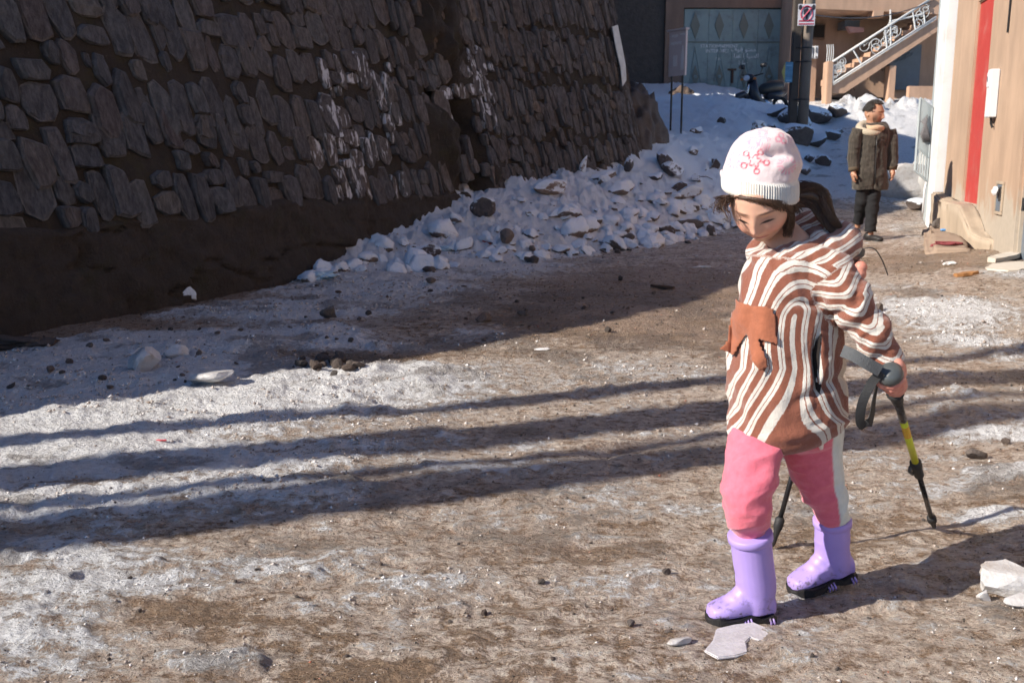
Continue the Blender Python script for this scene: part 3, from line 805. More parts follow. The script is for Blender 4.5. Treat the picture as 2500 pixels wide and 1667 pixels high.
# folding grille leaf standing out from the shop front
gl = empty('metal_grille', tuple(fworld(x0 - .14, -.10, 0)), FROT + R(90) + R(14), 'grey folding metal grille leaf with slats standing out from the white shop front', 'grille')
def bar(a, b, r, mat, parent, name): q = MB(); q.tube([a, b], r, 6); return q.build(name, mat, parent)
W_, Z0, Z1, Z2 = -0.17, 0.72, 1.02, 1.66
m = MB(); m.prism([(0, Z1), (W_, Z1 + .14), (W_, Z2 + .12), (0, Z2)], -.008, .008, 'y'); m.build('panel', M_WGREY, gl)
for a, b in (((0, 0, Z0), (0, 0, Z2)), ((W_, 0, Z0 + .14), (W_, 0, Z2 + .12)), ((0, 0, Z2), (W_, 0, Z2 + .12)), ((0, 0, Z1), (W_, 0, Z1 + .14)), ((0, 0, Z0), (W_, 0, Z0 + .14))):
    bar(a, b, .016, M_WGREY, gl, 'frame_bar')
for k in range(1, 5):
    x = W_ * k / 5; bar((x, 0, Z0 + .14 * k / 5), (x, 0, Z1 + .14 * k / 5), .010, M_WGREY, gl, 'slat')
m = MB()
for k in range(5):
    x = W_ * (0.22 + .12 * k)
    m.tube([(x + .03, -.02, Z1 + .20), (x - .01, -.03, Z1 + .30), (x + .02 * k - .05, -.03, Z1 + .42), (x - .03, -.02, Z1 + .55 - .02 * k)], [.006, .022, .018, .005], 8)
cl = m.build('hanging_cloth', plain('dark_grey_cloth', (0.16, 0.15, 0.155), 0.9, 0.4, 30), None, True)
cl.location = gl.location; cl.rotation_euler = gl.rotation_euler
tag(cl, 'grey and black bundled cloth hung over the metal grille leaf', 'cloth')

# ------------------------------------------------------------------ far houses
def Q(px, py, Y): p = at(px, py, Y); return p.x, p.z
YG, YS = 29.0, 26.6
gh = empty('garage_house', (at(1800, 250, YG).x, YG, 0), 0, 'shaded brown house with a wide teal metal gate beyond the snow', 'house')
ox = gh.location.x
def gbox(name, a, b, y0, y1, mat, parent=gh, bevel=0.0, Y=YG, o=None):
    pm_ = (max(a[1], 0) + max(b[1], 0)) / 2
    (xa_, _), (xb, _), (_, za), (_, zb) = Q(a[0], pm_, Y), Q(b[0], pm_, Y), Q(a[0], a[1], Y), Q(b[0], b[1], Y)
    o = ox if o is None else o
    q = MB(); q.box((min(xa_, xb) - o, y0, min(za, zb)), (max(xa_, xb) - o, y1, max(za, zb)))
    return q.build(name, mat, parent, False, bevel)
M_STN = plain('far_stone_wall', (0.085, 0.07, 0.06), 0.9, 0.4, 6, 0.8, 9, bdist=0.05)
gbox('stone_wall', (1300, -220), (1622, 300), 0.15, 2.0, M_STN)
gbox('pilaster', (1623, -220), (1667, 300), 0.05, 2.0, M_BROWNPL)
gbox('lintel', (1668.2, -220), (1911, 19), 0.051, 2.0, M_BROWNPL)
gbox('wall', (1912, -220), (1961, 300), 0.05, 2.0, M_PEACH)
gbox('wall', (1668, 19.5), (1911, 300), 0.30, 2.0, M_DARK)
cuts = [1669, 1729, 1787, 1849, 1910]
gate = gbox('gate', (1668.5, 20), (1911, 300), 0.162, 0.24, M_GATE)
for a, b in zip(cuts[:-1], cuts[1:]):
    lf = gbox('gate_leaf', (a + .35, 21.5), (b - .35, 298), 0.12, 0.16, M_GATE)
    c = (a + b) / 2
    for (cy, hw_, hh_, mt) in ((62, 11.5, 33, M_GATE2), (187, 9.0, 28, M_GATE2)):
        q = MB()
        P = [Q(c - hw_, cy, YG), Q(c, cy + hh_, YG), Q(c + hw_, cy, YG), Q(c, cy - hh_, YG)]
        q.prism([(x - ox, z) for x, z in P], 0.085, 0.119, 'y'); dm = q.build('diamond', mt, lf)
        if cy > 100:
            x, z = Q(c, cy, YG); q = MB(); q.ball((x - ox, 0.08, z), .05, 10, 6); q.build('knob', M_GATE, dm)
        s_ = 1.75 if cy > 100 else 0
        if s_:
            for (p0, p1) in (((c - hw_ * 1.9, cy + hh_ * 1.3), (c, cy - hh_ * 2.6)), ((c + hw_ * 1.9, cy + hh_ * 1.3), (c, cy - hh_ * 2.6))):
                (xa_, za), (xb, zb) = Q(*p0, YG), Q(*p1, YG)
                q = MB(); q.tube([(xa_ - ox, .11, za), (xb - ox, .11, zb)], .018, 4); q.build('rib', M_GATE, lf)
    gbox('gate_rail', (a + 2, 101), (b - 2, 103.5), 0.09, 0.119, M_GATE2)
    (x_, z_) = Q(b, 100, YG)
x, z = Q(1789, 172, YG)
q = MB(); q.box((x - ox - .12, .07, z + .0), (x - ox + .12, .118, z + .05)); q.box((x - ox - .02, .06, z - .35), (x - ox + .04, .118, z)); q.build('bolt', M_RUST, gh)
def text_mesh(name, s, size, mat, parent=None):
    cu = bpy.data.curves.new(name, 'FONT'); cu.body = s; cu.size = size; cu.extrude = 0.003; cu.align_x = 'CENTER'; cu.resolution_u = 2
    t = bpy.data.objects.new(name, cu); COL.objects.link(t)
    dg = bpy.context.evaluated_depsgraph_get(); dg.update()
    me = bpy.data.meshes.new_from_object(t.evaluated_get(dg))
    bpy.data.objects.remove(t)
    o = link(name, me, mat, parent, False)
    return o
def wall_text(s, px, py, size, name='painted_lettering', slant=0.0):
    o = text_mesh(name, s, size, M_CHALK, gh)
    x, z = Q(px, py, YG)
    o.location = (x - ox, 0.114, z); o.rotation_euler = (R(90), slant, 0)
    return o
wall_text('STATIONNEMENT', 1758, 116, .082 * 1.6)
wall_text('INTERDIT', 1750, 128, .085 * 1.6); wall_text('ICI', 1774, 128, .085 * 1.6)
wall_text('SVP', 1757, 147, .07 * 1.6)
# the same notice in Arabic script, letter shapes already joined, written right to left
wall_text('\uFED1\uFEEE\uFED7\uFEED', 1804, 125, .17); wall_text('\uFEC9\uFEEE\uFEE8\uFEE4\uFEE3', 1831, 125, .17)
wall_text('\uFE8E\uFEE8\uFEEB', 1802, 141, .17); wall_text('\uFE95\uFE8D\uFEAD\uFE8E\uFEF4\uFEB4\uFEDF\uFE8D', 1828, 141, .17)
wall_text('\uFE8D\uFEAE\uFEDC\uFEB7', 1816, 156, .13)

sh = empty('stair_house', (at(2100, 220, YS).x, YS, 0), 0, 'sunlit peach house with an outside staircase and white scrolled railing', 'house')
ox2 = sh.location.x
def sbox(name, a, b, y0, y1, mat, parent=sh, bevel=0.0): return gbox(name, a, b, y0, y1, mat, parent, bevel, YS, ox2)
def SP(px, py, y=0.0):
    x, z = Q(px, py, YS); return Vector((x - ox2, y, z))
sbox('wall', (1962, -260), (2420, 330), 1.6, 3.5, M_PEACH)
sbox('side_wall', (1950, -260), (1961, 330), 0.9, 1.59, M_PEACH)
q = MB(); q.prism([tuple(SP(*p).xz) for p in ((1966, -90), (2420, -90), (2420, 46), (2290, 36), (2150, 28), (1990, 22), (1966, 20))], 0.0, 1.59, 'y'); q.build('balcony', M_PEACH, sh)
sbox('beam_end', (2131, 27), (2155, 42), -0.06, 0.4, M_PEACH)
# stair flight
q = MB(); q.prism([tuple(SP(*p).xz) for p in ((2031, 207), (2290, 38), (2290, 76), (2062, 228), (2031, 228))], 0.0, 0.9, 'y'); q.build('stair_flight', M_PEACH, sh)
for k in range(13):
    t = (k + .5) / 13
    p = SP(2031 + 259 * t, 207 - 169 * t)
    q = MB(); q.box((p.x - .13, .08, p.z - .05), (p.x + .13, .88, p.z + .10)); q.build('stair_tread', M_PEACH, sh)
sbox('newel', (2017, 150), (2031, 262), -0.08, 0.35, M_PEACH, bevel=.02)
sbox('pillar', (2171, 160), (2187, 275), 0.05, 0.40, M_PEACH, bevel=.01)
sbox('parapet', (2210, 212), (2330, 251), -0.25, -0.05, M_PEACH, bevel=.01)
sbox('dark_opening', (2060, 232), (2210, 275), 1.2, 1.58, M_DARK)
sbox('window', (1990, 45), (2009, 63), 1.52, 1.59, M_WGREY)
wf = sbox('window', (2026, 40), (2059, 80), 1.50, 1.59, M_BROWNPL)
sbox('pane', (2029, 44), (2056, 76), 1.47, 1.499, M_DARK, wf)
aw = sbox('shutter', (2092, 38), (2130, 58), 0.95, 1.55, M_STEEL)
q = MB(); q.prism([tuple(SP(*p).xz) for p in ((2092, 56), (2134, 59), (2134, 70), (2100, 72))], 0.75, 0.93, 'y'); q.build('awning', plain('faded_pink_board', (0.5, 0.3, 0.28), .8), sh)
bd = sbox('metal_door', (2220, 95), (2300, 211), 1.4, 1.55, M_STEEL)
# scrolled ironwork
def scroll(mb, c, r, turns, ang, y, rr=.012, flip=1):
    pts = []
    n = 18
    for k in range(n + 1):
        t = k / n; w = ang + flip * turns * 2 * math.pi * t; q_ = r * (1 - .82 * t)
        pts.append((c.x + q_ * math.cos(w), y, c.z + q_ * math.sin(w)))
    mb.tube(pts, rr, 5)
rng = random.Random(11)
rail = [((2031, 152), (2275, -4), .030), ((2031, 204), (2284, 42), .022), ((2031, 209), (2284, 47), .016)]
for a, b, r_ in rail:
    q = MB(); q.tube([SP(*a, -.05), SP(*b, -.05)], r_, 8); q.build('hand_rail', M_IRON, sh, True)
for (px, py, px2, py2) in ((2031, 152, 2033, 205), (2080, 121, 2103, 160), (2158, 68, 2164, 119), (2172, 25, 2173, 112), (2226, 28, 2233, 74), (2254, 38, 2256, 58)):
    q = MB(); q.tube([SP(px, py, -.05), SP(px2, py2, -.05)], .022, 6); q.build('rail_post', M_IRON, sh)
q = MB(); q.tube([SP(2170, 54, -.04), SP(2252, 36, -.04)], .026, 6); q.build('hand_rail', M_IRON, sh)
for k in range(26):
    t = rng.random()
    px = 2036 + 225 * t; ylo = 203 - 158 * (px - 2031) / 250; yhi = 150 - 154 * (px - 2031) / 244
    py = yhi + (ylo - yhi) * rng.uniform(.2, .85)
    q = MB(); c = SP(px, py)
    scroll(q, c, rng.uniform(.10, .20), rng.uniform(1.0, 1.5), rng.uniform(0, 6.28), -.05 + rng.uniform(-.01, .01), .010, rng.choice((-1, 1)))
    q.tube([SP(px, py, -.05), SP(px + rng.uniform(-14, 14), py + rng.uniform(-14, 14), -.05)], .008, 5)
    q.build('rail_scroll', M_IRON, sh, True)
for k in range(4):
    q = MB(); c = SP(2023 + 5 * k, 125); q.tube([SP(2021 + 5 * k, 150, .1), c + Vector((0, .1, 0)), SP(2022 + 5 * k, 108, .1)], .012, 5); q.build('rail_bar', M_IRON, sh)
for k in range(11):
    px = 2226 + (k % 4) * 14 + rng.uniform(-3, 3); py = 104 + (k // 4) * 13 + rng.uniform(-3, 3)
    if py > 150 - (px - 2220) * .45: continue
    q = MB(); scroll(q, SP(px, py), rng.uniform(.07, .13), 1.3, rng.uniform(0, 6.28), 1.38, .010, rng.choice((-1, 1))); q.build('door_scroll', M_STEEL, bd, True)
M_SCR2 = M_RUST
for k in range(12):   # ironwork hung under the flight
    t = rng.random(); px = 2105 + 115 * t; py = 208 - 72 * t + rng.uniform(-14, 6)
    q = MB(); scroll(q, SP(px, py), rng.uniform(.09, .16), 1.2, rng.uniform(0, 6.28), 1.52, .012, rng.choice((-1, 1)))
    q.tube([SP(px, py, 1.52), SP(px + rng.uniform(-8, 12), py + rng.uniform(8, 22), 1.52)], .010, 5)
    q.build('lower_scroll', M_RUST, sh, True)
for k, nm in enumerate(('leftmost', 'middle', 'rightmost')):
    a = 1981.5 + 12.9 * k
    et = empty('electric_meter', (sh.location.x, YS, 0), 0, f'{nm} of three white electricity meters on the peach stair house', 'meter', 'meters by the staircase')
    q = MB(); (xa_, za), (xb, zb) = Q(a, 137, YS), Q(a + 11.6, 105.5, YS)
    q.box((xa_ - ox2, 0.70, za), (xb - ox2, 0.88, zb)); q.build('case', M_WHITE, et, False, .01)
    w_ = (xb - xa_)
    q = MB(); q.box((xa_ - ox2 + w_ * .25, .685, zb - .17), (xb - ox2 - w_ * .25, .699, zb - .04)); q.build('dial', M_STEEL, et)
    q = MB(); q.box((xa_ - ox2 + w_ * .35, .685, za + .02), (xb - ox2 - w_ * .35, .699, za + .05)); q.build('latch', M_BLACK, et)
sbox('meter_wall', (1963, 104), (2016, 300), 0.89, 1.595, M_PEACH)
# unseen house blocks added behind the wall to shade the snow slope and the gate
for (a, b, lab) in (((-7.0, 15.6, 0), (-0.2, 22.6, 6.7), 'added unseen house block behind the retaining wall shading the snow slope'), ((-6.0, 25.2, 0), (1.6, 28.6, 9.0), 'taller added house block hidden by the retaining wall shading the teal gate')):
    hs = empty('shade_caster_house', ((a[0] + b[0]) / 2, (a[1] + b[1]) / 2, 0), 0, lab, 'house')
    w, l = (b[0] - a[0]) / 2, (b[1] - a[1]) / 2
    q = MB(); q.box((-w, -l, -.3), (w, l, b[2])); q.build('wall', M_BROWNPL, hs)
    q = MB(); q.box((-w - .15, -l - .15, b[2]), (w + .15, l + .15, b[2] + .2)); q.build('roof', M_CONC, hs)
    for xx in (-w * .5, w * .4):
        q = MB(); q.box((xx - .45, -l - .04, b[2] - 2.0), (xx + .45, -l - .001, b[2] - .9)); q.build('window', M_STEEL, hs)
# ------------------------------------------------------------------ stones, ice and litter
def rock_mat(name, c0, c1, snow=0.0, snowcol=(0.78, 0.83, 0.89)):
    g = NT(name); p = g.co(); w = g.pos()
    n = g.noise(p, 4.0, 5, .65)
    oi = g.n('ObjectInfo').outputs['Random']
    c = g.mix(g.sm(n, .3, .7), c0, c1)
    c = g.mix(.45, c, g.ramp(oi, [(0, (.05, .045, .045)), (.35, (.19, .13, .10)), (.7, (.11, .105, .105)), (1, (.26, .20, .165))]))
    if snow > 0:
        nz = g.n('SeparateXYZ'); g.set(nz.inputs[0], g.n('NewGeometry').outputs['Normal'])
        k = g.sm(g.math('ADD', nz.outputs[2], g.math('ADD', g.math('MULTIPLY', g.math('SUBTRACT', g.noise(w, 16, 4, .65), .5), 1.1), g.math('MULTIPLY', oi, .35))), .62 - .5 * snow, .82 - .5 * snow)
        c = g.mix(k, c, snowcol)
    return g.done(c, .85, g.bump(g.math('ADD', n, g.math('MULTIPLY', g.noise(w, 50, 4, .65), .5)), .7, .03))
M_ROCK = rock_mat('bare_stone', (.07, .06, .055), (.18, .145, .12))
M_CLOD = rock_mat('black_earth_clod', (.018, .014, .012), (.055, .042, .034))
M_SNOWROCK = rock_mat('snowed_stone', (.19, .13, .10), (.34, .26, .20), 1.65)
M_DARKSNOW = rock_mat('dark_snowed_stone', (.035, .032, .034), (.09, .08, .08), .42)
def ice_mat():
    g = NT('dirty_ice'); w = g.pos()
    n = g.noise(w, 26, 5, .65)
    c = g.mix(n, (.36, .335, .315), (.68, .675, .675))
    c = g.mix(g.math('MULTIPLY', g.sm(g.noise(w, 9, 4, .6), .55, .7), .4), c, (.36, .28, .2))
    return g.done(c, g.math('ADD', .12, g.math('MULTIPLY', n, .4)), g.bump(g.noise(w, 70, 4, .6), .6, .006), Subsurface_Weight=.25, Subsurface_Radius=Vector((.02, .02, .022)), Specular_IOR_Level=.5)
M_ICE = ice_mat()
def clear_ice():
    g = NT('clear_ice'); w = g.pos(); n = g.noise(w, 60, 5, .65)
    return g.done(g.mix(n, (.66, .62, .63), (.86, .84, .86)), g.math('ADD', .12, g.math('MULTIPLY', n, .3)), g.bump(g.noise(w, 90, 4, .6), .5, .004), Alpha=.62)
M_CLEAR = clear_ice()
def rock_mesh(seed, cuts=9, sub=3, jag=.16):
    bm = bmesh.new(); bmesh.ops.create_icosphere(bm, subdivisions=sub, radius=1)
    P = np.array([v.co[:] for v in bm.verts]); r = random.Random(seed)
    for k in range(cuts):         # knock flats off the ball
        n = Vector((r.gauss(0, 1), r.gauss(0, 1), r.gauss(0, 1))).normalized(); d = r.uniform(.45, .85)
        e = P @ np.array(n) - d
        P = P - np.maximum(e, 0)[:, None] * np.array(n) * .92
    f = fbm(P[:, 0] * 1.8 + seed, P[:, 1] * 1.8, P[:, 2] * 1.8, oct=4, seed=seed) * jag
    P = P * (1 + f)[:, None]
    for v, p in zip(bm.verts, P): v.co = p
    me = bpy.data.meshes.new('rock'); bm.to_mesh(me); bm.free()
    return me
ROCKS = [rock_mesh(s) for s in range(9)]
LUMPS = [rock_mesh(60 + s, 4, 3, .42) for s in range(8)]
SMALL = [rock_mesh(30 + s, 7, 2, .2) for s in range(6)]
_rock_cache = {}
def rock(name, x, y, size, mat, label, cat, group=None, sq=None, rot=None, sink=.3, rng=random, lib=None, z=None, k=None):
    lib = lib or ROCKS
    src = lib[rng.randrange(len(lib))] if k is None else lib[k]
    key = (src.name, mat.name)
    if key not in _rock_cache:
        m = src.copy(); m.materials.append(mat); m.polygons.foreach_set('use_smooth', np.full(len(m.polygons), lib is LUMPS)); _rock_cache[key] = m
    o = bpy.data.objects.new(name, _rock_cache[key]); COL.objects.link(o)
    sq = sq or (rng.uniform(.8, 1.3), rng.uniform(.7, 1.1), rng.uniform(.5, .9))
    o.scale = [size * q for q in sq]
    o.rotation_euler = rot or (rng.uniform(-.5, .5), rng.uniform(-.5, .5), rng.uniform(0, 6.28))
    zz = ground_z(x, y) if z is None else z
    o.location = (x, y, zz + size * sq[2] * (1 - 2 * sink))
    return tag(o, label, cat, group)
_YS = np.geomspace(1.3, 30, 700)
def ground_zv(X, Y):
    ys, u, hw, Z = GGRID
    j = np.clip(np.searchsorted(ys, Y) - 1, 0, len(ys) - 2)
    i = np.clip(np.searchsorted(u, np.clip(X / hw[j], -1, 1)) - 1, 0, len(u) - 2)
    return Z[j, i]
def g_hit(px, py):
    """ground point seen there, on the real relief"""
    dx, dy, dz = _ray(px, py); t = _YS / dy
    hit = np.nonzero(CAM_H + dz * t <= ground_zv(dx * t, _YS))[0]
    return at(px, py, float(_YS[hit[0]])) if len(hit) else gnd(px, py)
rng = random.Random(21)
# heap of ploughed snow and stones at the wall foot
n = 0
while n < 235:
    y = rng.uniform(8.4, 13.6); xb = float(np.interp(y, BANK_Y, BANK_X)); xw = float(wall_x_at(y))
    x = xb - abs(rng.gauss(0, .8)) + rng.uniform(-.1, .35)
    if x < xw + .15 or x > xb + .6: continue
    s = rng.choice((.035, .045, .055, .065, .08, .10, .13)) * rng.uniform(.8, 1.25)
    out = x > xb + .05
    mt = M_SNOWROCK if (not out or rng.random() < .4) else rng.choice((M_ROCK, M_CLOD, M_DARKSNOW))
    if out: s *= .6
    zone = 'near end' if y < 9.8 else ('middle' if y < 11.6 else 'far end'); sz = 'big' if s > .085 else ('middling' if s > .055 else 'small')
    where = 'lower edge' if x > xb - .35 else 'upper slope'
    if mt is M_SNOWROCK: rock('snowy_stone', x, y, s, mt, f'{sz} snow covered stone on the {where} of the ploughed heap, {zone}', 'stone', 'snowy stones in the ploughed heap', rng=rng, lib=LUMPS, sink=.40)
    else: rock('stone', x, y, s, mt, 'small dark stone at the edge of the ploughed heap', 'stone', 'dark stones at the edge of the heap', rng=rng)
    n += 1
for (px, py, s, sq, mt, k, lab) in (
        (1181, 532, .135, (1.1, .9, .9), M_DARKSNOW, 1, 'large round dark boulder patched with snow on the snow bank'),
        (1237, 600, .085, (1, .8, 1.1), M_ROCK, 2, 'dark pointed stone standing below the large round boulder'),
        (1053, 622, .085, (1.3, .9, .75), M_DARKSNOW, 3, 'grey rounded stone with snow at the start of the snow bank'),
        (1108, 612, .065, (.9, .8, .9), M_SNOWROCK, 4, 'pale cone shaped snow lump beside the grey rounded stone'),
        (1300, 615, .045, (1, 1, .9), M_ROCK, 5, 'small brown stone alone on the icy road right of the pointed stone'),
        (1425, 428, .10, (.55, .5, 1.5), M_SNOWROCK, 6, 'upright pointed snow covered slab at the top of the heap'),
        (1478, 440, .14, (1.5, .5, .5), M_SNOWROCK, 7, 'long leaning snow covered slab on the heap beneath the wall'),
        (1535, 430, .11, (.6, .6, 1.3), M_DARKSNOW, 8, 'tall jagged grey block standing against the wall end'),
        (1510, 480, .13, (1.2, .8, .8), M_SNOWROCK, 0, 'broad white lump in the middle of the ploughed heap'),
        (1345, 480, .15, (1.4, .9, .7), M_SNOWROCK, 1, 'wide smooth snow covered boulder at the left of the heap'),
        (1375, 530, .11, (1.4, .9, .6), M_SNOWROCK, 2, 'flat snow covered stone below the wide smooth boulder'),
        (1680, 560, .15, (1.4, .9, .5), M_ROCK, 3, 'flat pale brown slab at the foot of the heap behind the girl'),
        (1625, 575, .10, (1.3, .8, .7), M_DARKSNOW, 4, 'grey stone left of the flat pale slab'),
        (1735, 575, .10, (.7, .7, 1.0), M_ROCK, 5, 'dark upright stone right of the flat pale slab'),
        (1590, 600, .07, (1.5, .9, .8), M_CLOD, 6, 'black clod of earth on the road in front of the heap'),
        (1535, 595, .075, (1.2, .9, .9), M_CLOD, 7, 'ragged black clod left of the other clod before the heap'),
        (1515, 690, .030, (.7, .7, 1.2), M_CLOD, 8, 'tiny black stone standing on the shaded road'),
        (1180, 785, .055, (1.1, .9, .7), M_ROCK, 0, 'blue grey cobble on the shaded ice'),
        (1048, 662, .050, (1.2, .9, .6), M_CLOD, 1, 'flat black stone on the shaded snow below the bank'),
        (1052, 694, .042, (1.2, .9, .7), M_ROCK, 2, 'brown pebble on the shaded snow below the flat black stone'),
        (1275, 770, .035, (1, 1, .6), M_ROCK, 3, 'tan pebble on the shaded ice right of the cobble'),
        (460, 738, .075, (.9, .8, 1.0), M_SNOWROCK, 4, 'pale rounded stone at the foot of the wall'),
        (103, 800, .105, (.6, .6, 1.25), M_DARKSNOW, 5, 'tall pale pointed stone at the far left wall foot'),
        (805, 778, .060, (1.1, .9, .9), M_ROCK, 6, 'grey round stone on the shaded ice by the wall'),
        (355, 902, .095, (1.1, .9, .75), M_ICE, 7, 'large translucent lump of ice on the shaded snow'),
        (520, 935, .085, (1.4, .9, .5), M_ICE, 8, 'flat dirty lump of ice right of the large translucent one'),
        (430, 870, .06, (1.2, .9, .7), M_ICE, 0, 'small ice lump beyond the large translucent one'),
        (2200, 480, .42, (1.2, .9, .75), M_ICE, 1, 'big rounded block of old snow beside the white shop front'),
        (2240, 516, .15, (1.3, .8, .7), M_DARKSNOW, 2, 'dark stone under the big block of old snow'),
        (2324, 541, .085, (1.0, .7, .9), M_ROCK, 3, 'pale grey stone lying on the concrete step'),
        (2356, 590, .075, (1.0, .8, .8), M_ROCK, 4, 'knobbly pale stone beside the concrete step'),
        (2470, 1443, .060, (1.9, .9, .85), M_ICE, 5, 'large white block of ice at the right edge of the road'),
        (2402, 1466, .017, (1.1, .9, 1.0), M_ICE, 6, 'little cube of ice left of the large white block'),
        (2490, 1475, .030, (1.6, .9, .5), M_ICE, 7, 'flat sheet of ice below the large white block'),
        (2385, 1120, .032, (1.5, .8, .8), M_ROCK, 8, 'pale brown stone in the dirty snow right of the pole'),
        (2455, 1085, .018, (1.2, .9, .8), M_ROCK, 2, 'small grey stone beyond the pale brown one'),
        (2145, 762, .05, (1, .9, .8), M_ROCK, 0, 'tan stone in the sunlit snow right of the jacket'),
        (1660, 1575, .024, (1.3, .8, .35), M_ICE, 1, 'small flat piece of ice left of the ice sheet'),
        (1540, 1528, .011, (1, 1, .9), M_ROCK, 2, 'yellowish pebble on the brown ice left of the boot'),
        (1627, 1404, .011, (1, 1, 1), M_CLOD, 3, 'black pebble on the brown ice behind the front boot'),
        (1321, 1427, .009, (1.2, 1, .9), M_ROCK, 4, 'tiny tan pebble in the middle of the brown ice'),
        (1183, 1502, .010, (1, 1, 1), M_CLOD, 5, 'dark tuft like clod in the lower middle of the road')):
    p = g_hit(px, py)
    on = None
    if 'on the concrete' in lab: p = fworld(.75, -.20, .22); on = .22
    rock('ice_block' if mt is M_ICE else 'stone', p.x, p.y, s, mt, lab, 'ice' if mt is M_ICE else 'stone', sq=sq, k=k, rot=(rng.uniform(-.2, .2), rng.uniform(-.25, .25), rng.uniform(-.5, .5)), sink=.2, rng=rng, z=on)
# dark rocks poking through the far slope
FAR = {(1985, 298): 'broad dark rock just right of the utility pole foot', (1940, 312): 'dark rock under the foot of the utility pole', (1900, 290): 'dark ledge left of the utility pole foot', (1860, 345): 'large dark rock above the hat of the girl', (1945, 350): 'snow topped dark rock below the utility pole', (1990, 360): 'dark rock behind the right side of the hat', (2045, 290): 'round dark rock by the far road left of the man', (1620, 415): 'upper of two dark rocks beside the end of the wall', (1640, 435): 'lower of two dark rocks beside the end of the wall', (2030, 345): 'dark rock in the snow at the left shoulder of the man', (1925, 395): 'dark rock showing right of the hat cuff'}
for (px, py, s) in ((1985, 298, .40), (1940, 312, .32), (1900, 290, .30), (1860, 345, .34), (1945, 350, .30), (1990, 360, .26), (2045, 290, .26), (1760, 300, .10), (1700, 325, .12), (1925, 395, .16), (2030, 345, .2), (1620, 415, .20), (1640, 435, .18), (1690, 380, .09), (1820, 400, .12), (2010, 405, .16), (1960, 425, .12), (1745, 415, .10), (1700, 445, .09), (1880, 320, .15), (1600, 440, .12), (2050, 330, .14), (1975, 395, .11), (1900, 430, .12), (1660, 470, .11)):
    p = g_hit(px, py)
    rock('snowy_rock', p.x, p.y, s, M_DARKSNOW, FAR.get((px, py), 'small dark rock poking through the blue snow of the far slope'), 'rock', 'dark rocks on the far slope', rng=rng, sink=.25)
# scattered clods and pebbles on the near road
for k in range(70):
    px, py = rng.uniform(20, 1750), rng.uniform(690, 960)
    if py > 1010 - px * .13: continue
    p = g_hit(px, py)
    if p.x < wall_x_at(p.y) + .2: continue
    rock('earth_clod', p.x, p.y, rng.uniform(.010, .028), rng.choice((M_CLOD, M_CLOD, M_ROCK)), 'small dark clod lying on the shaded ice of the road', 'clod', 'dark clods on the shaded ice', rng=rng, lib=SMALL)
for k in range(26):
    p = g_hit(800 + rng.gauss(0, 50), 890 + rng.gauss(0, 12))
    rock('black_mud_clod', p.x, p.y, rng.uniform(.018, .045), M_CLOD, 'lump in the black mud patch at the edge of the wall shadow', 'clod', 'black mud lumps', rng=rng, lib=SMALL)
for k in range(45):
    p = g_hit(rng.uniform(20, 2480), rng.uniform(1150, 1650))
    rock('pebble', p.x, p.y, rng.uniform(.004, .008), rng.choice((M_CLOD, M_ROCK, M_ROCK)), 'loose pebble on the sunlit brown ice', 'pebble', 'pebbles on the sunlit ice', rng=rng, lib=SMALL)

# uncountable crumbs of ice and grit
def crumbs(name, n, mat, smin, smax, rule, seed):
    r = np.random.default_rng(seed)
    ys, u, hw, Z = GGRID
    Y = np.exp(r.uniform(np.log(1.45), np.log(11.0), n * 4)); X = (r.random(n * 4) * 2 - 1) * (Y * .56 + .15)
    m = snow_mask(X, Y)
    keep = r.random(n * 4) < rule(m, X, Y)
    X, Y, m = X[keep][:n], Y[keep][:n], m[keep][:n]
    j = np.clip(np.searchsorted(ys, Y) - 1, 0, len(ys) - 2)
    uu = np.clip(X / hw[j], -1, 1); i = np.clip(np.searchsorted(u, uu) - 1, 0, len(u) - 2)
    z = Z[j, i]
    s = (smin + (smax - smin) * r.random(len(X)) ** 3) * np.clip(Y / 3, .75, 2.2)
    base = np.array([(1, 0, 0), (-.5, .85, 0), (-.5, -.85, 0), (0, 0, 1.0), (0, 0, -.7)])
    fs = np.array([(0, 1, 3), (1, 2, 3), (2, 0, 3), (1, 0, 4), (2, 1, 4), (0, 2, 4)])
    k = len(X)
    J = base[None] * (0.55 + .9 * r.random((k, 5, 3)))
    a = r.random(k) * 6.283; ca, sa = np.cos(a), np.sin(a)
    V = np.stack([J[:, :, 0] * ca[:, None] - J[:, :, 1] * sa[:, None], J[:, :, 0] * sa[:, None] + J[:, :, 1] * ca[:, None], J[:, :, 2] * .7], -1) * s[:, None, None]
    V += np.stack([X, Y, z], -1)[:, None, :] + np.array([0, 0, .2]) * s[:, None, None]
    F = (fs[None] + 5 * np.arange(k)[:, None, None]).reshape(-1, 3)
    me = mesh_np(name, V.reshape(-1, 3), F)
    fattr(me, 'rnd', np.repeat(r.random(k), 5))
    o = link(name, me, mat, None, False)
    return tag(o, kind='stuff')
def crumb_mat():
    g = NT('ice_crumb'); c = g.ramp(g.attr('rnd'), [(0, (.34, .28, .235)), (.6, (.52, .47, .43)), (1, (.80, .78, .76))])
    return g.done(c, .18, None, Specular_IOR_Level=.6)
def grit_mat():
    g = NT('loose_grit'); c = g.ramp(g.attr('rnd'), [(0, (.02, .018, .016)), (.3, (.06, .05, .045)), (.55, (.16, .11, .075)), (.8, (.28, .19, .12)), (.95, (.36, .30, .25)), (1, (.45, .12, .06))])
    return g.done(c, .7)
crumbs('ice_crumbs', 14000, crumb_mat(), .0018, .0095, lambda m, X, Y: np.clip((m - .22) * 2.0, .02, 1) * np.clip(.5 + 1.8 * fbm(X * 1.7, Y * 2.3, oct=3, seed=5), .06, 1), 1)
crumbs('road_grit', 12000, grit_mat(), .0018, .0055, lambda m, X, Y: np.clip(.75 - m, .08, 1), 2)

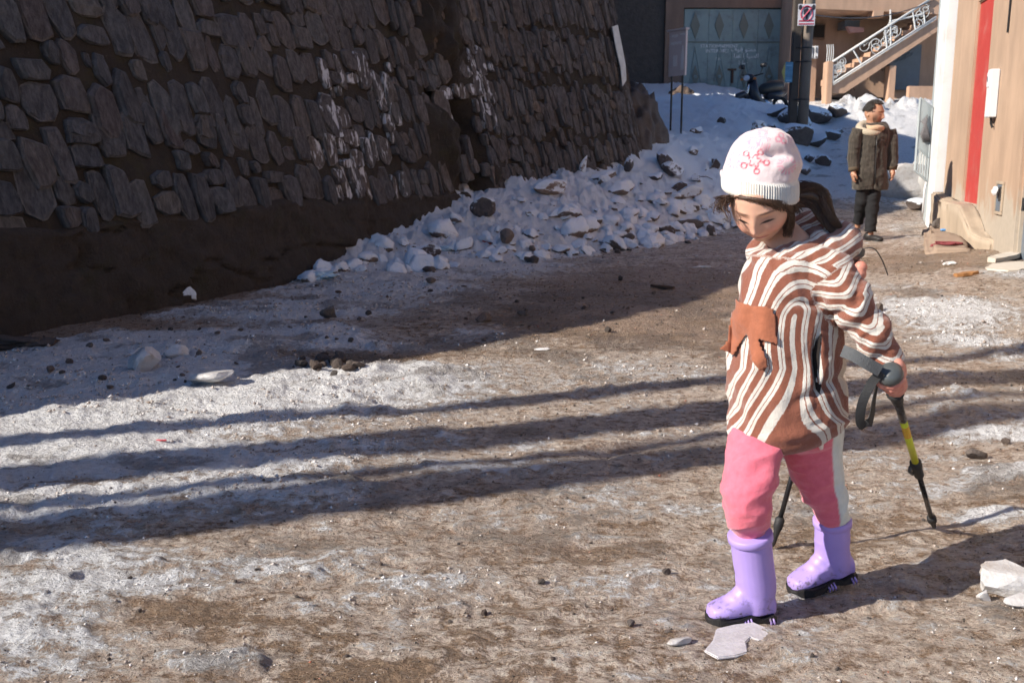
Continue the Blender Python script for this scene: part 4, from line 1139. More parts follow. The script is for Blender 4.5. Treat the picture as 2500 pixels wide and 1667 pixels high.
# thin broken sheet of ice under the front boot
def ice_sheet(poly, z0, t, label):
    mb = MB(); P = [gnd(x, y) for x, y in poly]
    c = sum(P, Vector()) / len(P)
    mb.prism([(p.x - c.x, p.y - c.y) for p in P], 0, t, 'z')
    o = mb.build('ice_sheet', M_CLEAR, None, False, t * .35)
    o.location = (c.x, c.y, ground_z(c.x, c.y) + z0)
    return tag(o, label, 'ice')
ice_sheet([(1718, 1602), (1740, 1575), (1748, 1548), (1790, 1538), (1838, 1532), (1868, 1545), (1886, 1562), (1878, 1576), (1852, 1578), (1832, 1570), (1820, 1582), (1826, 1606), (1800, 1614), (1752, 1620)], -.001, .007, 'broken flat sheet of clear ice in front of the lilac boot')

# ------------------------------------------------------------------ litter and timber
M_WOOD = plain('orange_brown_board', (.36, .17, .06), .8, .3, 20, .4, 60)
M_PALEWOOD = plain('pale_weathered_board', (.62, .55, .46), .85, .2, 14, .5, 40)
def board(pts, w, t, name, mat, label, cat):
    a, b = g_hit(*pts[0]), g_hit(*pts[1]); a.z = ground_z(a.x, a.y) + t; b.z = ground_z(b.x, b.y) + t
    d = (b - a).normalized(); s = d.cross(Vector((0, 0, 1))).normalized(); u = s.cross(d); c = (a + b) / 2
    mb = MB(); h = (b - a).length / 2; r = random.Random(int(a.x * 1000)); rr = []
    for q in np.linspace(-1, 1, 9):
        ww = w * (1 - .45 * abs(q) ** 3) * r.uniform(.85, 1.1)
        rr.append([d * h * q + s * ww + u * t * r.uniform(.6, 1.2), d * h * q - s * ww + u * t * r.uniform(.6, 1.2), d * h * q - s * ww - u * t, d * h * q + s * ww - u * t])
    rings_loft_(mb, rr)
    o = mb.build(name, mat); o.location = c
    return tag(o, label, cat)
def rings_loft_(mb, rings):
    n = len(rings[0]); v = [p for r in rings for p in r]; f = []
    for i in range(len(rings) - 1):
        for k in range(n): f.append((i * n + k, i * n + (k + 1) % n, (i + 1) * n + (k + 1) % n, (i + 1) * n + k))
    f.append(tuple(range(n - 1, -1, -1))); f.append(tuple((len(rings) - 1) * n + k for k in range(n)))
    mb.add(v, f)
board(((2332, 678), (2385, 670)), .045, .012, 'wood_splinter', M_WOOD, 'orange brown splinter of wood on the sunlit dirt', 'wood')
board(((2420, 641), (2500, 622)), .07, .02, 'pale_board', M_PALEWOOD, 'long pale weathered board on the dirt below the steel door', 'board')
board(((2435, 662), (2510, 645)), .16, .008, 'pale_board', M_PALEWOOD, 'wide pale flattened board in front of the long one', 'board')
board(((1590, 700), (1645, 706)), .03, .010, 'wood_splinter', plain('dark_bark', (.07, .04, .025), .9), 'dark strip of bark on the shaded road behind the girl', 'wood')
board(((1176, 592), (1198, 604)), .018, .008, 'red_stick', plain('red_plastic', (.45, .07, .03), .5), 'short orange red stick stuck in the snow bank', 'stick')
M_PLAST = plain('blue_white_plastic', (.42, .58, .68), .4, .3, 30, .5, 40)
M_REDCL = plain('dark_red_cloth', (.22, .045, .05), .9, .35, 30, .5, 90)
def scrap(px, py, r, mat, label, cat, sq=(1.2, .7, .35), seed=1, z=None):
    p = g_hit(px, py); zz = (ground_z(p.x, p.y) if z is None else z) + r * sq[2] * .6
    return crumple('litter', (p.x, p.y, zz), r, mat, label, cat, seed, 3, sq, .9)
scrap(783, 683, .11, M_PLAST, 'crumpled pale blue plastic bag at the wall foot', 'plastic bag', (1.2, .8, .35), 3)
scrap(1085, 612, .06, M_PLAST, 'blue and white wrapper between two stones on the snow bank', 'wrapper', (1.2, .8, .4), 4)
scrap(30, 850, .12, M_CLOD, 'black rumpled plastic at the left edge of the shaded ice', 'plastic', (1.6, .8, .3), 5)
scrap(1325, 856, .03, M_PAPER, 'white scrap of paper at the edge of the wall shadow', 'paper', (1.4, .6, .2), 6)
scrap(1718, 655, .05, M_PAPER, 'white scrap of paper on the shaded road behind the girl', 'paper', (1.4, .6, .25), 7)
p = fworld(2.45, -.42, .18); o = crumple('red_rag', (p.x, p.y, .175), .10, M_REDCL, 'dark red rag lying on the front of the concrete step', 'rag', 8, 3, (1.5, .7, .3), .9)
p = fworld(1.15, -.22, .22); o = crumple('blue_cap', (p.x, p.y, .225), .03, plain('bright_blue_plastic', (.10, .32, .68), .4), 'bright blue bottle cap on the concrete step', 'cap', 9, 2, (1.2, .9, .5), .4)
scrap(2316, 648, .035, M_PAPER, 'pale flattened can on the dirt before the concrete step', 'can', (1.5, .7, .5), 10)
scrap(396, 1082, .011, plain('red_thread', (.6, .08, .1), .8), 'small red scrap on the sunlit ice at the left', 'scrap', (1.6, .5, .3), 11)
# dry twigs on the slope
def twig(pts, r, label):
    P = [g_hit(*q) + Vector((0, 0, .02 + .03 * (i % 2))) for i, q in enumerate(pts)]
    mb = MB(); c = P[0].copy(); mb.tube([p - c for p in P], [r * (1 - .2 * i) for i in range(len(P))], 5)
    o = mb.build('twig', M_RUST); o.location = c
    tag(o, label, 'twig')
twig([(1722, 419), (1752, 412), (1742, 398)], .008, 'bent dark twig on the blue snow left of the hat')
twig([(1705, 435), (1725, 440), (1745, 444)], .007, 'straight dark twig below the bent one on the blue snow')
twig([(1612, 402), (1632, 408), (1640, 416)], .012, 'dark curved twig over the rocks at the wall end')

# earth and rock spilling past the end of the wall
def outcrop(c, sc, seed, name, label, snow):
    bm = bmesh.new(); bmesh.ops.create_icosphere(bm, subdivisions=5, radius=1)
    P = np.array([v.co[:] for v in bm.verts])
    r = 1 - np.abs(fbm(P[:, 0] * 1.6 + seed, P[:, 1] * 1.6, P[:, 2] * 1.2, oct=5, seed=seed, gain=.58))
    P = P * (.72 + .42 * r + .12 * fbm(P[:, 0] * 6, P[:, 1] * 6, P[:, 2] * 6, oct=3, seed=seed + 2))[:, None] * np.array(sc)
    for v, p in zip(bm.verts, P): v.co = p
    me = bpy.data.meshes.new(name); bm.to_mesh(me); bm.free()
    o = link(name, me, snow, None, True); o.location = c
    return tag(o, label, 'rock')
M_EARTHROCK = rock_mat('brown_earth_rock', (.035, .024, .017), (.10, .07, .05), 0.0)
outcrop((1.85, 15.7, .7), (.55, .9, 1.25), 3, 'rock_outcrop', 'dark brown rock and earth mass at the end of the retaining wall', M_EARTHROCK)
outcrop((1.35, 19.5, 1.6), (.8, 1.2, 1.5), 6, 'rock_outcrop', 'tall shaded rock behind the first one below the stone house', M_EARTHROCK)
outcrop((4.35, 26.2, 1.95), (.50, .5, .72), 9, 'rock_outcrop', 'dark boulder left of the teal gate beside the notice board', M_EARTHROCK)
# white streak of torn poster high on the wall
def wall_strip():
    pts = [(1493, 66), (1507, 62), (1516, 110), (1526, 160), (1528, 196), (1519, 210), (1514, 168), (1503, 120)]
    mb = MB(); L = []
    for (px, py) in pts:
        S_, H_ = np.meshgrid(np.linspace(S_END - 2.2, S_END + .2, 160), np.linspace(.8, 3.6, 160))
        X, Yy, Zz = wall_pt(S_, H_, .085)
        qx, qy = proj0((X, Yy, Zz)); e = ((qx - px) ** 2 + (qy - py) ** 2); k_ = np.unravel_index(np.argmin(e), e.shape)
        L.append(Vector((float(X[k_]), float(Yy[k_]), float(Zz[k_]))))
    c = sum(L, Vector()) / len(L); n = Vector((.75, -.64, .16))
    v = [p - c for p in L] + [p - c + n * .012 for p in L]; k = len(L)
    mb.add(v, [tuple(range(k)), tuple(range(2 * k - 1, k - 1, -1))] + [(i, (i + 1) % k, (i + 1) % k + k, i + k) for i in range(k)])
    o = mb.build('torn_poster', plain('flaking_white_paper', (.55, .56, .55), .9, .35, 8, .4, 20)); o.location = c
    tag(o, 'torn white strip of poster hanging high on the far end of the wall', 'poster')
def proj0(P):
    cp, sp = math.cos(PITCH), math.sin(PITCH); y, z = P[1], P[2] - CAM_H
    f = y * cp - z * sp; u = y * sp + z * cp
    return 1250 + FPX * P[0] / f, 833.5 - FPX * u / f
wall_strip()

# ------------------------------------------------------------------ street furniture
# two-legged information board
pb = at(1650, 308, 16.6)
sg = empty('notice_board', (pb.x, pb.y, ground_z(pb.x, pb.y)), R(-58), 'narrow grey brown notice board on two thin black legs in the snow', 'sign')
zb = ground_z(pb.x, pb.y)
z1, z2 = at(1648, 186, 16.6).z - zb, at(1648, 76, 16.6).z - zb
M_SIGN = plain('mauve_brown_board', (.62, .54, .54), .6, .12, 4, .1)
m = MB(); m.box((-.20, -.02, z1), (.20, .02, z2)); m.build('board', M_SIGN, sg, False, .004)
m = MB(); m.box((-.23, -.05, z2 + .001), (.23, .03, z2 + .03)); m.build('cap', M_SIGN, sg, False, .004)
for x in (-.13, .13):
    m = MB(); m.tube([(x, 0, -.3), (x, 0, z1)], .016, 8); m.build('leg', M_BLACK, sg)
M_LET = plain('faded_white_print', (.72, .70, .71), .8, .2)
# the print is too worn to read: rows of broken strokes, a panel and a bottle outline
r_ = random.Random(4)
for (x0, x1, zz, hh) in ((-.13, .0, .92, .05), (.07, .16, .93, .03), (-.15, .08, .76, .055)):
    x = x0
    while x < x1:
        w = r_.uniform(.012, .028); z_ = z1 + (z2 - z1) * zz
        m = MB(); m.box((x, -.0245, z_ - hh * r_.uniform(.7, 1)), (x + w, -.0205, z_)); m.build('print_stroke', M_LET, sg); x += w + .010
H_ = z2 - z1
m = MB(); m.prism([(.10, z1 + .12 * H_), (.165, z1 + .12 * H_), (.17, z1 + .45 * H_), (.15, z1 + .58 * H_), (.145, z1 + .66 * H_), (.125, z1 + .66 * H_), (.12, z1 + .58 * H_), (.098, z1 + .45 * H_)], -.0245, -.0205, 'y'); m.build('bottle_print', M_LET, sg)
m = MB(); m.box((-.09, -.0245, z1 + .22 * H_), (.01, -.0205, z1 + .46 * H_)); m.build('panel_print', M_LET, sg)
# utility pole with its sign and poster
pu = at(1945, 326, 19.6); zu = ground_z(pu.x, pu.y)
M_POLE = plain('weathered_pole', (.20, .165, .135), .9, .3, 5, .6, 18)
M_POLED = plain('dark_weathered_pole', (.075, .062, .052), .9, .3, 5, .6, 18)
up = empty('utility_pole', (pu.x, pu.y, zu), 0, 'tall weathered double utility pole standing in the snow', 'utility pole')
m = MB(); m.tube([(.10, 0, -.3), (.11, 0, 2.0), (.16, 0, 4.0), (.20, 0, 7.5)], [.105, .10, .095, .08], 14); m.build('shaft', M_POLE, up, True)
m = MB(); m.box((-.17, -.06, -.3), (-.02, .10, 3.3)); m.build('brace_beam', M_POLED, up, False, .01)
for zz in (.35, 1.05, 1.30):
    m = MB(); m.tube([(.04 + .17 * math.cos(w), .02 + .15 * math.sin(w), zz + .4) for w in np.linspace(0, 6.28, 22)], .012, 5); m.build('steel_band', M_BLACK, up, True)
x0, zt = at(1951, 10, 19.4).x - pu.x, at(1970, 10, 19.4).z - zu
x1, zl = at(1990, 62, 19.4).x - pu.x, at(1970, 63, 19.4).z - zu
ns = empty('prohibition_sign', (pu.x, pu.y - .16, zu), R(-4), 'white sign with a red crossed circle fixed high on the utility pole', 'sign')
m = MB(); m.box((x0, -.012, zl), (x1, .0, zt)); m.build('plate', plain('white_sign_plate', (.60, .61, .66), .5, .08), ns, False, .003)
cx, cz, w_ = (x0 + x1) / 2, zl + (zt - zl) * .56, (x1 - x0)
M_SRED = plain('sign_red', (.42, .03, .08), .5, .15)
M_SBLK = plain('sign_black', (.03, .03, .045), .5)
def disc_ring(rx, rz, t, y, name, mat):
    m = MB(); m.tube([(cx + rx * math.cos(w), y, cz + rz * math.sin(w)) for w in np.linspace(0, 2 * math.pi, 30)], t, 4); m.build(name, mat, ns)
disc_ring(w_ * .33, w_ * .42, .010, -.016, 'red_ring', M_SRED)
m = MB(); m.tube([(cx - w_ * .24, -.030, cz - w_ * .30), (cx + w_ * .24, -.030, cz + w_ * .30)], .013, 4); m.build('red_bar', M_SRED, ns)
m = MB(); m.prism([(cx - w_ * .20, cz + w_ * .02), (cx - w_ * .15, cz + w_ * .24), (cx + .0, cz + w_ * .30), (cx + w_ * .14, cz + w_ * .22), (cx + w_ * .19, cz + w_ * .0), (cx + w_ * .10, cz - w_ * .10), (cx + w_ * .06, cz - w_ * .34), (cx - w_ * .04, cz - w_ * .34), (cx - w_ * .05, cz - w_ * .10), (cx - w_ * .14, cz - w_ * .10)], -.020, -.0125, 'y'); m.build('black_symbol', M_SBLK, ns)
for sx in (-1, 1):
    m = MB(); m.ball((cx + sx * w_ * .38, -.012, zt - .06), (.035, .006, .05), 10, 6); m.build('corner_emblem', M_SBLK, ns)
for k in range(5):
    m = MB(); m.box((cx - w_ * .26 + k * w_ * .11, -.0165, zt - .075 + .006 * (k % 2)), (cx - w_ * .26 + k * w_ * .11 + w_ * .08, -.0125, zt - .045)); m.build('script_stroke', M_SBLK, ns)
for zz in (.02, .075):
    m = MB(); m.box((x0 + .02, -.0165, zl + zz), (x1 - .02, -.0125, zl + zz + .022)); m.build('red_line', M_SRED, ns)
x0, zt = at(1914, 150, 19.4).x - pu.x, at(1920, 151, 19.4).z - zu
x1, zl = at(1937, 200, 19.4).x - pu.x, at(1920, 201, 19.4).z - zu
ps = empty('poster', (pu.x, pu.y - .09, zu), R(6), 'blue poster with a yellow edge wrapped on the side of the utility pole', 'poster')
m = MB(); m.box((x0 + .05, -.006, zl), (x1, 0, zt)); m.build('sheet', plain('blue_poster', (.10, .26, .42), .6, .5, 14, .1), ps)
m = MB(); m.prism([(x0 + .049, zl), (x0 + .049, zt), (x0 - .02, (zl + zt) / 2)], -.006, 0, 'y'); m.build('yellow_edge', plain('yellow_poster', (.42, .38, .12), .6), ps)
for zz in (.07, .80):
    m = MB(); m.box((x0 + .07, -.0095, zl + (zt - zl) * zz), (x1 - .02, -.0065, zl + (zt - zl) * (zz + .06))); m.build('print_line', plain('pale_blue_print', (.2, .42, .6), .6), ps)
# service cables across the stair house
def wire(a, b, sag, label, r=.012):
    A, B = Vector(a), Vector(b); n = 16
    mb = MB(); mb.tube([A.lerp(B, i / n) - A + Vector((0, 0, -sag * 4 * (i / n) * (1 - i / n))) for i in range(n + 1)], r, 5)
    o = mb.build('cable', M_BLACK, None, True); o.location = A; tag(o, label, 'cable')
wire(tuple(at(1962, 32, 19.6)), tuple(at(2290, -4, 26.0)), .25, 'thin cable slung from the utility pole across the stair house')
wire(tuple(at(1945, -40, 20)), tuple(at(2120, -60, 26)), .1, 'upper cable leading from the utility pole to the balcony')

# motorcycle half hidden behind the snow
pm = at(1862, 268, 24.2)
mo = empty('motorcycle', (pm.x, pm.y, ground_z(pm.x, pm.y) - .42), R(180 + 33), 'small black motorcycle parked before the teal gate half hidden by snow', 'motorcycle')
M_TYRE = plain('tyre_rubber', (.015, .015, .015), .9); M_CHROME = plain('chrome', (.55, .56, .58), .25, .1, metal=.9)
M_MBODY = plain('black_blue_fairing', (.014, .017, .028), .35, .2)
M_LENS = plain('headlight_glass', (.55, .60, .66), .15, .1); M_AMBER = plain('amber_lens', (.55, .17, .02), .3)
def wheel(x):
    m = MB(); m.tube([(x + .26 * math.cos(w), 0, .29 + .26 * math.sin(w)) for w in np.linspace(0, 2 * math.pi, 26)], .045, 8); wl = m.build('wheel', M_TYRE, mo, True)
    m = MB(); m.tube([(x, -.05, .29), (x, .05, .29)], .05, 10)
    for k in range(6):
        w = k * math.pi / 3; m.tube([(x, 0, .29), (x + .23 * math.cos(w), 0, .29 + .23 * math.sin(w))], .008, 4)
    m.build('hub', M_CHROME, wl)
wheel(.62); wheel(-.58)
m = MB(); path_tube_ = None
m.tube([(.42, 0, .98), (.50, 0, .75), (.62, 0, .29)], [.035, .03, .03], 8); m.build('fork', M_CHROME, mo, True)
m = MB(); m.tube([(.48, 0, .52), (.66, 0, .61), (.84, 0, .55), (.92, 0, .42)], [.05, .07, .07, .04], 10); m.build('front_mudguard', M_MBODY, mo, True)
m = MB(); m.tube([(.40, 0, .95), (.36, 0, .62), (.18, 0, .42), (-.10, 0, .38)], [.10, .16, .15, .10], 12); m.build('leg_shield', M_MBODY, mo, True)
m = MB(); m.tube([(.20, 0, .66), (.0, 0, .74), (-.25, 0, .80), (-.55, 0, .84), (-.66, 0, .86)], [.05, .13, .15, .13, .05], 12, flat=1.0); m.build('seat', plain('seat_vinyl', (.012, .012, .013), .5), mo, True)
m = MB(); m.tube([(.15, 0, .40), (-.20, 0, .40)], [.13, .13], 10); m.build('engine', M_CHROME, mo, True)
m = MB(); m.tube([(-.10, 0, .60), (-.45, 0, .62), (-.72, 0, .70)], [.10, .12, .07], 10); m.build('tail_fairing', M_MBODY, mo, True)
m = MB(); m.tube([(.40, -.34, 1.06), (.44, -.15, 1.02), (.45, 0, 1.0), (.44, .15, 1.02), (.40, .34, 1.06)], .016, 8); m.build('handlebar', M_BLACK, mo, True)
m = MB(); m.ball((.50, 0, .98), (.10, .16, .09), 14, 8); hd = m.build('headlight_shell', M_MBODY, mo, True)
m = MB(); m.ball((.575, 0, .97), (.04, .10, .065), 12, 8); m.build('lens', M_LENS, hd, True)
for sy in (-1, 1):
    m = MB(); m.ball((.52, sy * .20, .95), (.035, .05, .03), 10, 6); m.build('indicator', M_AMBER, mo, True)
    m = MB(); m.tube([(.42, sy * .26, 1.04), (.40, sy * .32, 1.20)], .008, 5); m.tube([(.40, sy * .28, 1.24), (.39, sy * .40, 1.25)], [.05, .05], 10); m.build('mirror', M_BLACK, mo, True)
for a, b in (((-.55, -.14, .93), (-.95, -.14, .93)), ((-.55, .14, .93), (-.95, .14, .93)), ((-.95, -.14, .93), (-.95, .14, .93)), ((-.55, -.14, .78), (-.95, -.14, .93))):
    m = MB(); m.tube([a, b], .014, 6); m.build('rack_bar', M_CHROME, mo, True)
# grey tarpaulin leaning by the shop front
def tarp():
    c = at(2258, 325, 15.2); zb = ground_z(c.x, c.y)
    mb = MB(); rr = []
    for i, (dz, w, dx) in enumerate(((-.15, .26, .0), (.10, .28, .0), (.30, .27, .01), (.50, .18, .05), (.62, .15, .09), (.72, .11, .12), (.78, .04, .13))):
        rr.append([Vector((dx + w * math.cos(q) * (1 + .13 * math.sin(5 * q + i)), .9 * w * math.sin(q) * (1 + .13 * math.sin(4 * q + i)), dz)) for q in np.linspace(0, 2 * math.pi, 28, endpoint=False)])
    rings_loft_(mb, rr)
    o = mb.build('tarpaulin', plain('grey_tarpaulin', (.45, .44, .42), .5, .2, 8, .5, 14), None, True); o.location = (c.x, c.y, zb)
    tag(o, 'pale grey tarpaulin draped over something behind the shop front', 'tarpaulin')
tarp()
# bare trees on the terrace left of the picture; only their shadow stripes reach the ice
DIRH = Vector((.94, .345, 0)).normalized()
def bare_tree(px, py, t, w, hgt, label, seed):
    p = gnd(px, py) - DIRH * t
    y = p.y; s = float(np.interp(y, WPATH[:, 1], WS)); zb = float(wall_top(s)) - .15 if p.x < wall_x_at(y) - .2 else ground_z(p.x, p.y) - .1
    r = random.Random(seed)
    tr = empty('bare_tree', (p.x, p.y, zb), 0, label, 'tree', 'bare trees on the terrace')
    m = MB(); n = 14
    pts = [Vector((DIRH.x * r.uniform(-.04, .04), .012 * math.sin(i * .9 + seed), hgt * i / n)) for i in range(n + 1)]
    m.tube(pts, [w * (1.12 - .45 * i / n) for i in range(n + 1)], 12); m.build('trunk', M_POLED, tr, True)
    for k in range(9):
        z = hgt * r.uniform(.86, 1.0); a = r.uniform(0, 6.28); L = r.uniform(.5, 1.0)
        m = MB(); b = Vector((0, 0, z))
        m.tube([b, b + Vector((math.cos(a) * L * .5, math.sin(a) * L * .5, L * .7)), b + Vector((math.cos(a) * L * .8, math.sin(a) * L * .8, L * 1.5))], [w * .35, w * .2, w * .05], 6); m.build('branch', M_POLED, tr, True)
for i, (px, py, t, w, lab) in enumerate(((1063, 994, 6.6, .085, 'slender bare tree farthest from the camera on the terrace left of view'), (1063, 1072, 6.2, .160, 'stout bare tree second along the terrace left of view'), (1063, 1140, 6.4, .050, 'thinnest bare sapling on the terrace left of view'), (1063, 1196, 6.0, .150, 'bare tree nearest the camera on the terrace left of view'))):
    bare_tree(px, py, t, w, 8.6, lab, i)
# ------------------------------------------------------------------ figure tools
FOFF = -0.15                                   # the girl's trunk stands over her feet
def fat(px, py, Y): return at(px, py, Y + FOFF)
def proj(P):
    P = np.asarray(P, float); cp, sp = math.cos(PITCH), math.sin(PITCH)
    y, z = P[:, 1], P[:, 2] - CAM_H
    f = y * cp - z * sp; u = y * sp + z * cp
    return 1250 + FPX * P[:, 0] / f, 833.5 - FPX * u / f
def remesh(mb, voxel, smooth=6, fac=0.5):
    me = bpy.data.meshes.new('tmp'); me.from_pydata(mb.v, [], mb.f); me.validate()
    bm = bmesh.new(); bm.from_mesh(me); bmesh.ops.recalc_face_normals(bm, faces=bm.faces); bm.to_mesh(me); bm.free()
    o = bpy.data.objects.new('tmp', me); COL.objects.link(o)
    r = o.modifiers.new('r', 'REMESH'); r.mode = 'VOXEL'; r.voxel_size = voxel
    if smooth:
        q = o.modifiers.new('s', 'SMOOTH'); q.factor = fac; q.iterations = smooth
    dg = bpy.context.evaluated_depsgraph_get(); dg.update()
    out = bpy.data.meshes.new_from_object(o.evaluated_get(dg))
    bpy.data.objects.remove(o)
    return out
def get_vn(me):
    n = len(me.vertices)
    v = np.empty(n * 3, np.float32); me.vertices.foreach_get('co', v)
    q = np.empty(n * 3, np.float32); me.vertices.foreach_get('normal', q)
    return v.reshape(-1, 3).astype(float), q.reshape(-1, 3).astype(float)
def set_v(me, v):
    me.vertices.foreach_set('co', np.asarray(v, np.float32).ravel()); me.update()
def cattr(me, name, rgb):
    a = me.color_attributes.new(name, 'FLOAT_COLOR', 'POINT')
    c = np.ones((len(rgb), 4), np.float32); c[:, :3] = rgb
    a.data.foreach_set('color', c.ravel())
def rings_loft(mb, rings):
    """rings: list of lists of points, all the same length; closed at both ends"""
    n = len(rings[0]); v = [p for r in rings for p in r]; f = []
    for i in range(len(rings) - 1):
        for k in range(n):
            f.append((i * n + k, i * n + (k + 1) % n, (i + 1) * n + (k + 1) % n, (i + 1) * n + k))
    f.append(tuple(range(n - 1, -1, -1))); f.append(tuple((len(rings) - 1) * n + k for k in range(n)))
    mb.add(v, f)
def sil_loft(mb, rows, Y, ry, seg=28, sub=4, ex=2.3, tilt=0.0, yoff=None):
    """solid whose outline runs through rows (py, left px, right px); Y depth of its axis, ry half depth (m)"""
    rows = np.array(rows, float)
    t = np.linspace(0, len(rows) - 1, (len(rows) - 1) * sub + 1)
    idx = np.arange(len(rows))
    # smooth interpolation
    def ip(c):
        P = np.stack([idx, c], 1)
        return _catmull(P, sub)[:, 1]
    py, l, r = ip(rows[:, 0]), ip(rows[:, 1]), ip(rows[:, 2])
    n = len(py)
    Ys = ip(np.full(len(rows), Y) if np.isscalar(Y) else np.array(Y, float))
    rys = ip(np.full(len(rows), ry) if np.isscalar(ry) else np.array(ry, float))
    out = []
    for i in range(n):
        a, b = fat(l[i], py[i], Ys[i]), fat(r[i], py[i], Ys[i])
        c = (a + b) / 2; rx = (b - a).length / 2
        ring = []
        for k in range(seg):
            w = 2 * math.pi * k / seg; cc, ss = math.cos(w), math.sin(w)
            q = 1 / (abs(cc) ** ex + abs(ss) ** ex) ** (1 / ex)
            ring.append((c.x + rx * cc * q, c.y + rys[i] * ss * q, c.z + rys[i] * ss * q * tilt))
        out.append(ring)
    rings_loft(mb, out)
def path_tube(mb, pts, rad, seg=16, sub=5):
    P = _catmull(np.array([tuple(p) for p in pts]), sub); r = _catmull(np.array([[q, 0] for q in rad], float), sub)[:, 0]
    mb.tube([Vector(p) for p in P], [float(q) for q in r], seg)
def polyline_dist(P, pts):
    """distance of P to a polyline and arc length along it"""
    best = np.full(len(P), 9e9); arc = np.zeros(len(P)); acc = 0
    pts = [np.array(tuple(q)) for q in pts]
    for a, b in zip(pts[:-1], pts[1:]):
        d = b - a; L = np.linalg.norm(d)
        t = np.clip(((P - a) @ d) / (L * L), 0, 1)
        q = np.linalg.norm(P - (a + t[:, None] * d), axis=1)
        m = q < best
        best = np.where(m, q, best); arc = np.where(m, acc + t * L, arc); acc += L
    return best, arc
def cloth_mat(name, attr=None, c=(0.5, 0.5, 0.5), rough=0.95, fuzz=0.5, fscale=420, sheen=0.3, bdist=0.002):
    g = NT(name); p = g.co()
    col = g.attr(attr, 'Color') if attr else c
    n = g.noise(p, fscale, 3, 0.7); n2 = g.noise(p, 60, 4, 0.6)
    col = g.mix(0.30, col, g.mix(n2, (0, 0, 0), (1, 1, 1)), 'OVERLAY')
    nm = g.bump(g.math('ADD', n, g.math('MULTIPLY', n2, 1.5)), fuzz, bdist)
    return g.done(col, rough, nm, Sheen_Weight=sheen, Specular_IOR_Level=0.15)
def skin_mat(name):
    g = NT(name); p = g.co()
    col = g.attr('tone', 'Color')
    col = g.mix(0.10, col, g.mix(g.noise(p, 90, 4, 0.6), (0, 0, 0), (1, 1, 1)), 'OVERLAY')
    return g.done(col, 0.48, g.bump(g.noise(p, 500, 3, 0.6), 0.15, 0.0008), Subsurface_Weight=0.12, Subsurface_Radius=Vector((0.012, 0.005, 0.003)), Subsurface_Scale=0.5, Specular_IOR_Level=0.35)
M_SKIN = skin_mat('skin')

# ------------------------------------------------------------------ a head with a face (local: -y forward, +x its left, z up)
def head_mesh(s=1.0, kind='girl', nu=150, nv=130):
    th = np.linspace(0.02, math.pi - 0.02, nv)[:, None]; ph = np.linspace(0, 2 * math.pi, nu, endpoint=False)[None, :]
    dx, dy, dz = np.sin(th) * np.cos(ph), np.sin(th) * np.sin(ph), np.cos(th) + 0 * ph
    if kind == 'girl': W, D, H = 0.072, 0.086, 0.100
    else: W, D, H = 0.076, 0.096, 0.118
    x, y, z = dx * W, dy * D, dz * H
    low = sst(0.01, -0.095, z)
    jaw = 0.23 if kind == 'girl' else 0.24
    x = x * (1 - jaw * low ** 1.6); y = np.where(y > 0, y * (1 - 0.45 * low), y * (1 - 0.10 * low))
    y = y + np.where(y > 0, 0.006, 0) * 0
    front = sst(0.0, -0.05, y)
    G = lambda cx, cz, sx, sz: np.exp(-((x - cx) / sx) ** 2 - ((z - cz) / sz) ** 2) * front
    k = H / 0.100
    f = 0
    nose = 1.0 if kind == 'girl' else 1.45
    f = f + nose * (0.011 * G(0, -.012 * k, .009, .024 * k) + 0.011 * G(0, -.027 * k, .0095, .0095 * k) + 0.005 * (G(.010, -.031 * k, .006, .006 * k) + G(-.010, -.031 * k, .006, .006 * k)))
    f = f - 0.009 * (G(.029, .004 * k, .015, .011 * k) + G(-.029, .004 * k, .015, .011 * k))
    f = f + 0.0045 * (G(.029, .001 * k, .012, .0075 * k) + G(-.029, .001 * k, .012, .0075 * k))      # closed-down lids over the eyeballs
    f = f + 0.004 * (G(.028, .021 * k, .018, .007 * k) + G(-.028, .021 * k, .018, .007 * k)) * (1 if kind == 'girl' else 1.6)
    f = f + (0.0075 if kind == 'girl' else 0.004) * (G(.037, -.034 * k, .019, .019 * k) + G(-.037, -.034 * k, .019, .019 * k))
    f = f + 0.0060 * G(0, -.052 * k, .019, .008 * k) - 0.0045 * G(0, -.0535 * k, .021, .0020 * k) + 0.0020 * G(0, -.0585 * k, .013, .004 * k)
    f = f - 0.003 * G(0, -.067 * k, .016, .005 * k) + 0.006 * G(0, -.083 * k, .018, .012 * k)
    y = y - f
    v = np.stack([x, y, z], -1).reshape(-1, 3) * s
    i = np.arange(nv - 1)[:, None] * nu + np.arange(nu)[None, :]; j = np.arange(nv - 1)[:, None] * nu + (np.arange(nu)[None, :] + 1) % nu
    fs = [tuple(q) for q in np.stack([i, i + nu, j + nu, j], -1).reshape(-1, 4)]
    fs.append(tuple(range(nu))); fs.append(tuple(range((nv - 1) * nu + nu - 1, (nv - 1) * nu - 1, -1)))
    return v, fs
def ear(mb, M, side, s=1.0, k=1.0):
    pts = [Vector((side * .071, .014 + .010 * math.sin(w), .000 * k + .021 * k * math.cos(w))) for w in np.linspace(-0.3, 4.4, 12)]
    pts = [p + Vector((side * (.006 + .004 * (i % 3 == 0)), .004, 0)) for i, p in enumerate(pts)]
    mb.tube([M @ (p * s) for p in pts], .0052 * s, 8)
    mb.ball(M @ (Vector((side * .073, .012, 0)) * s), (.007 * s, .011 * s, .019 * s), 10, 8, M.to_3x3())
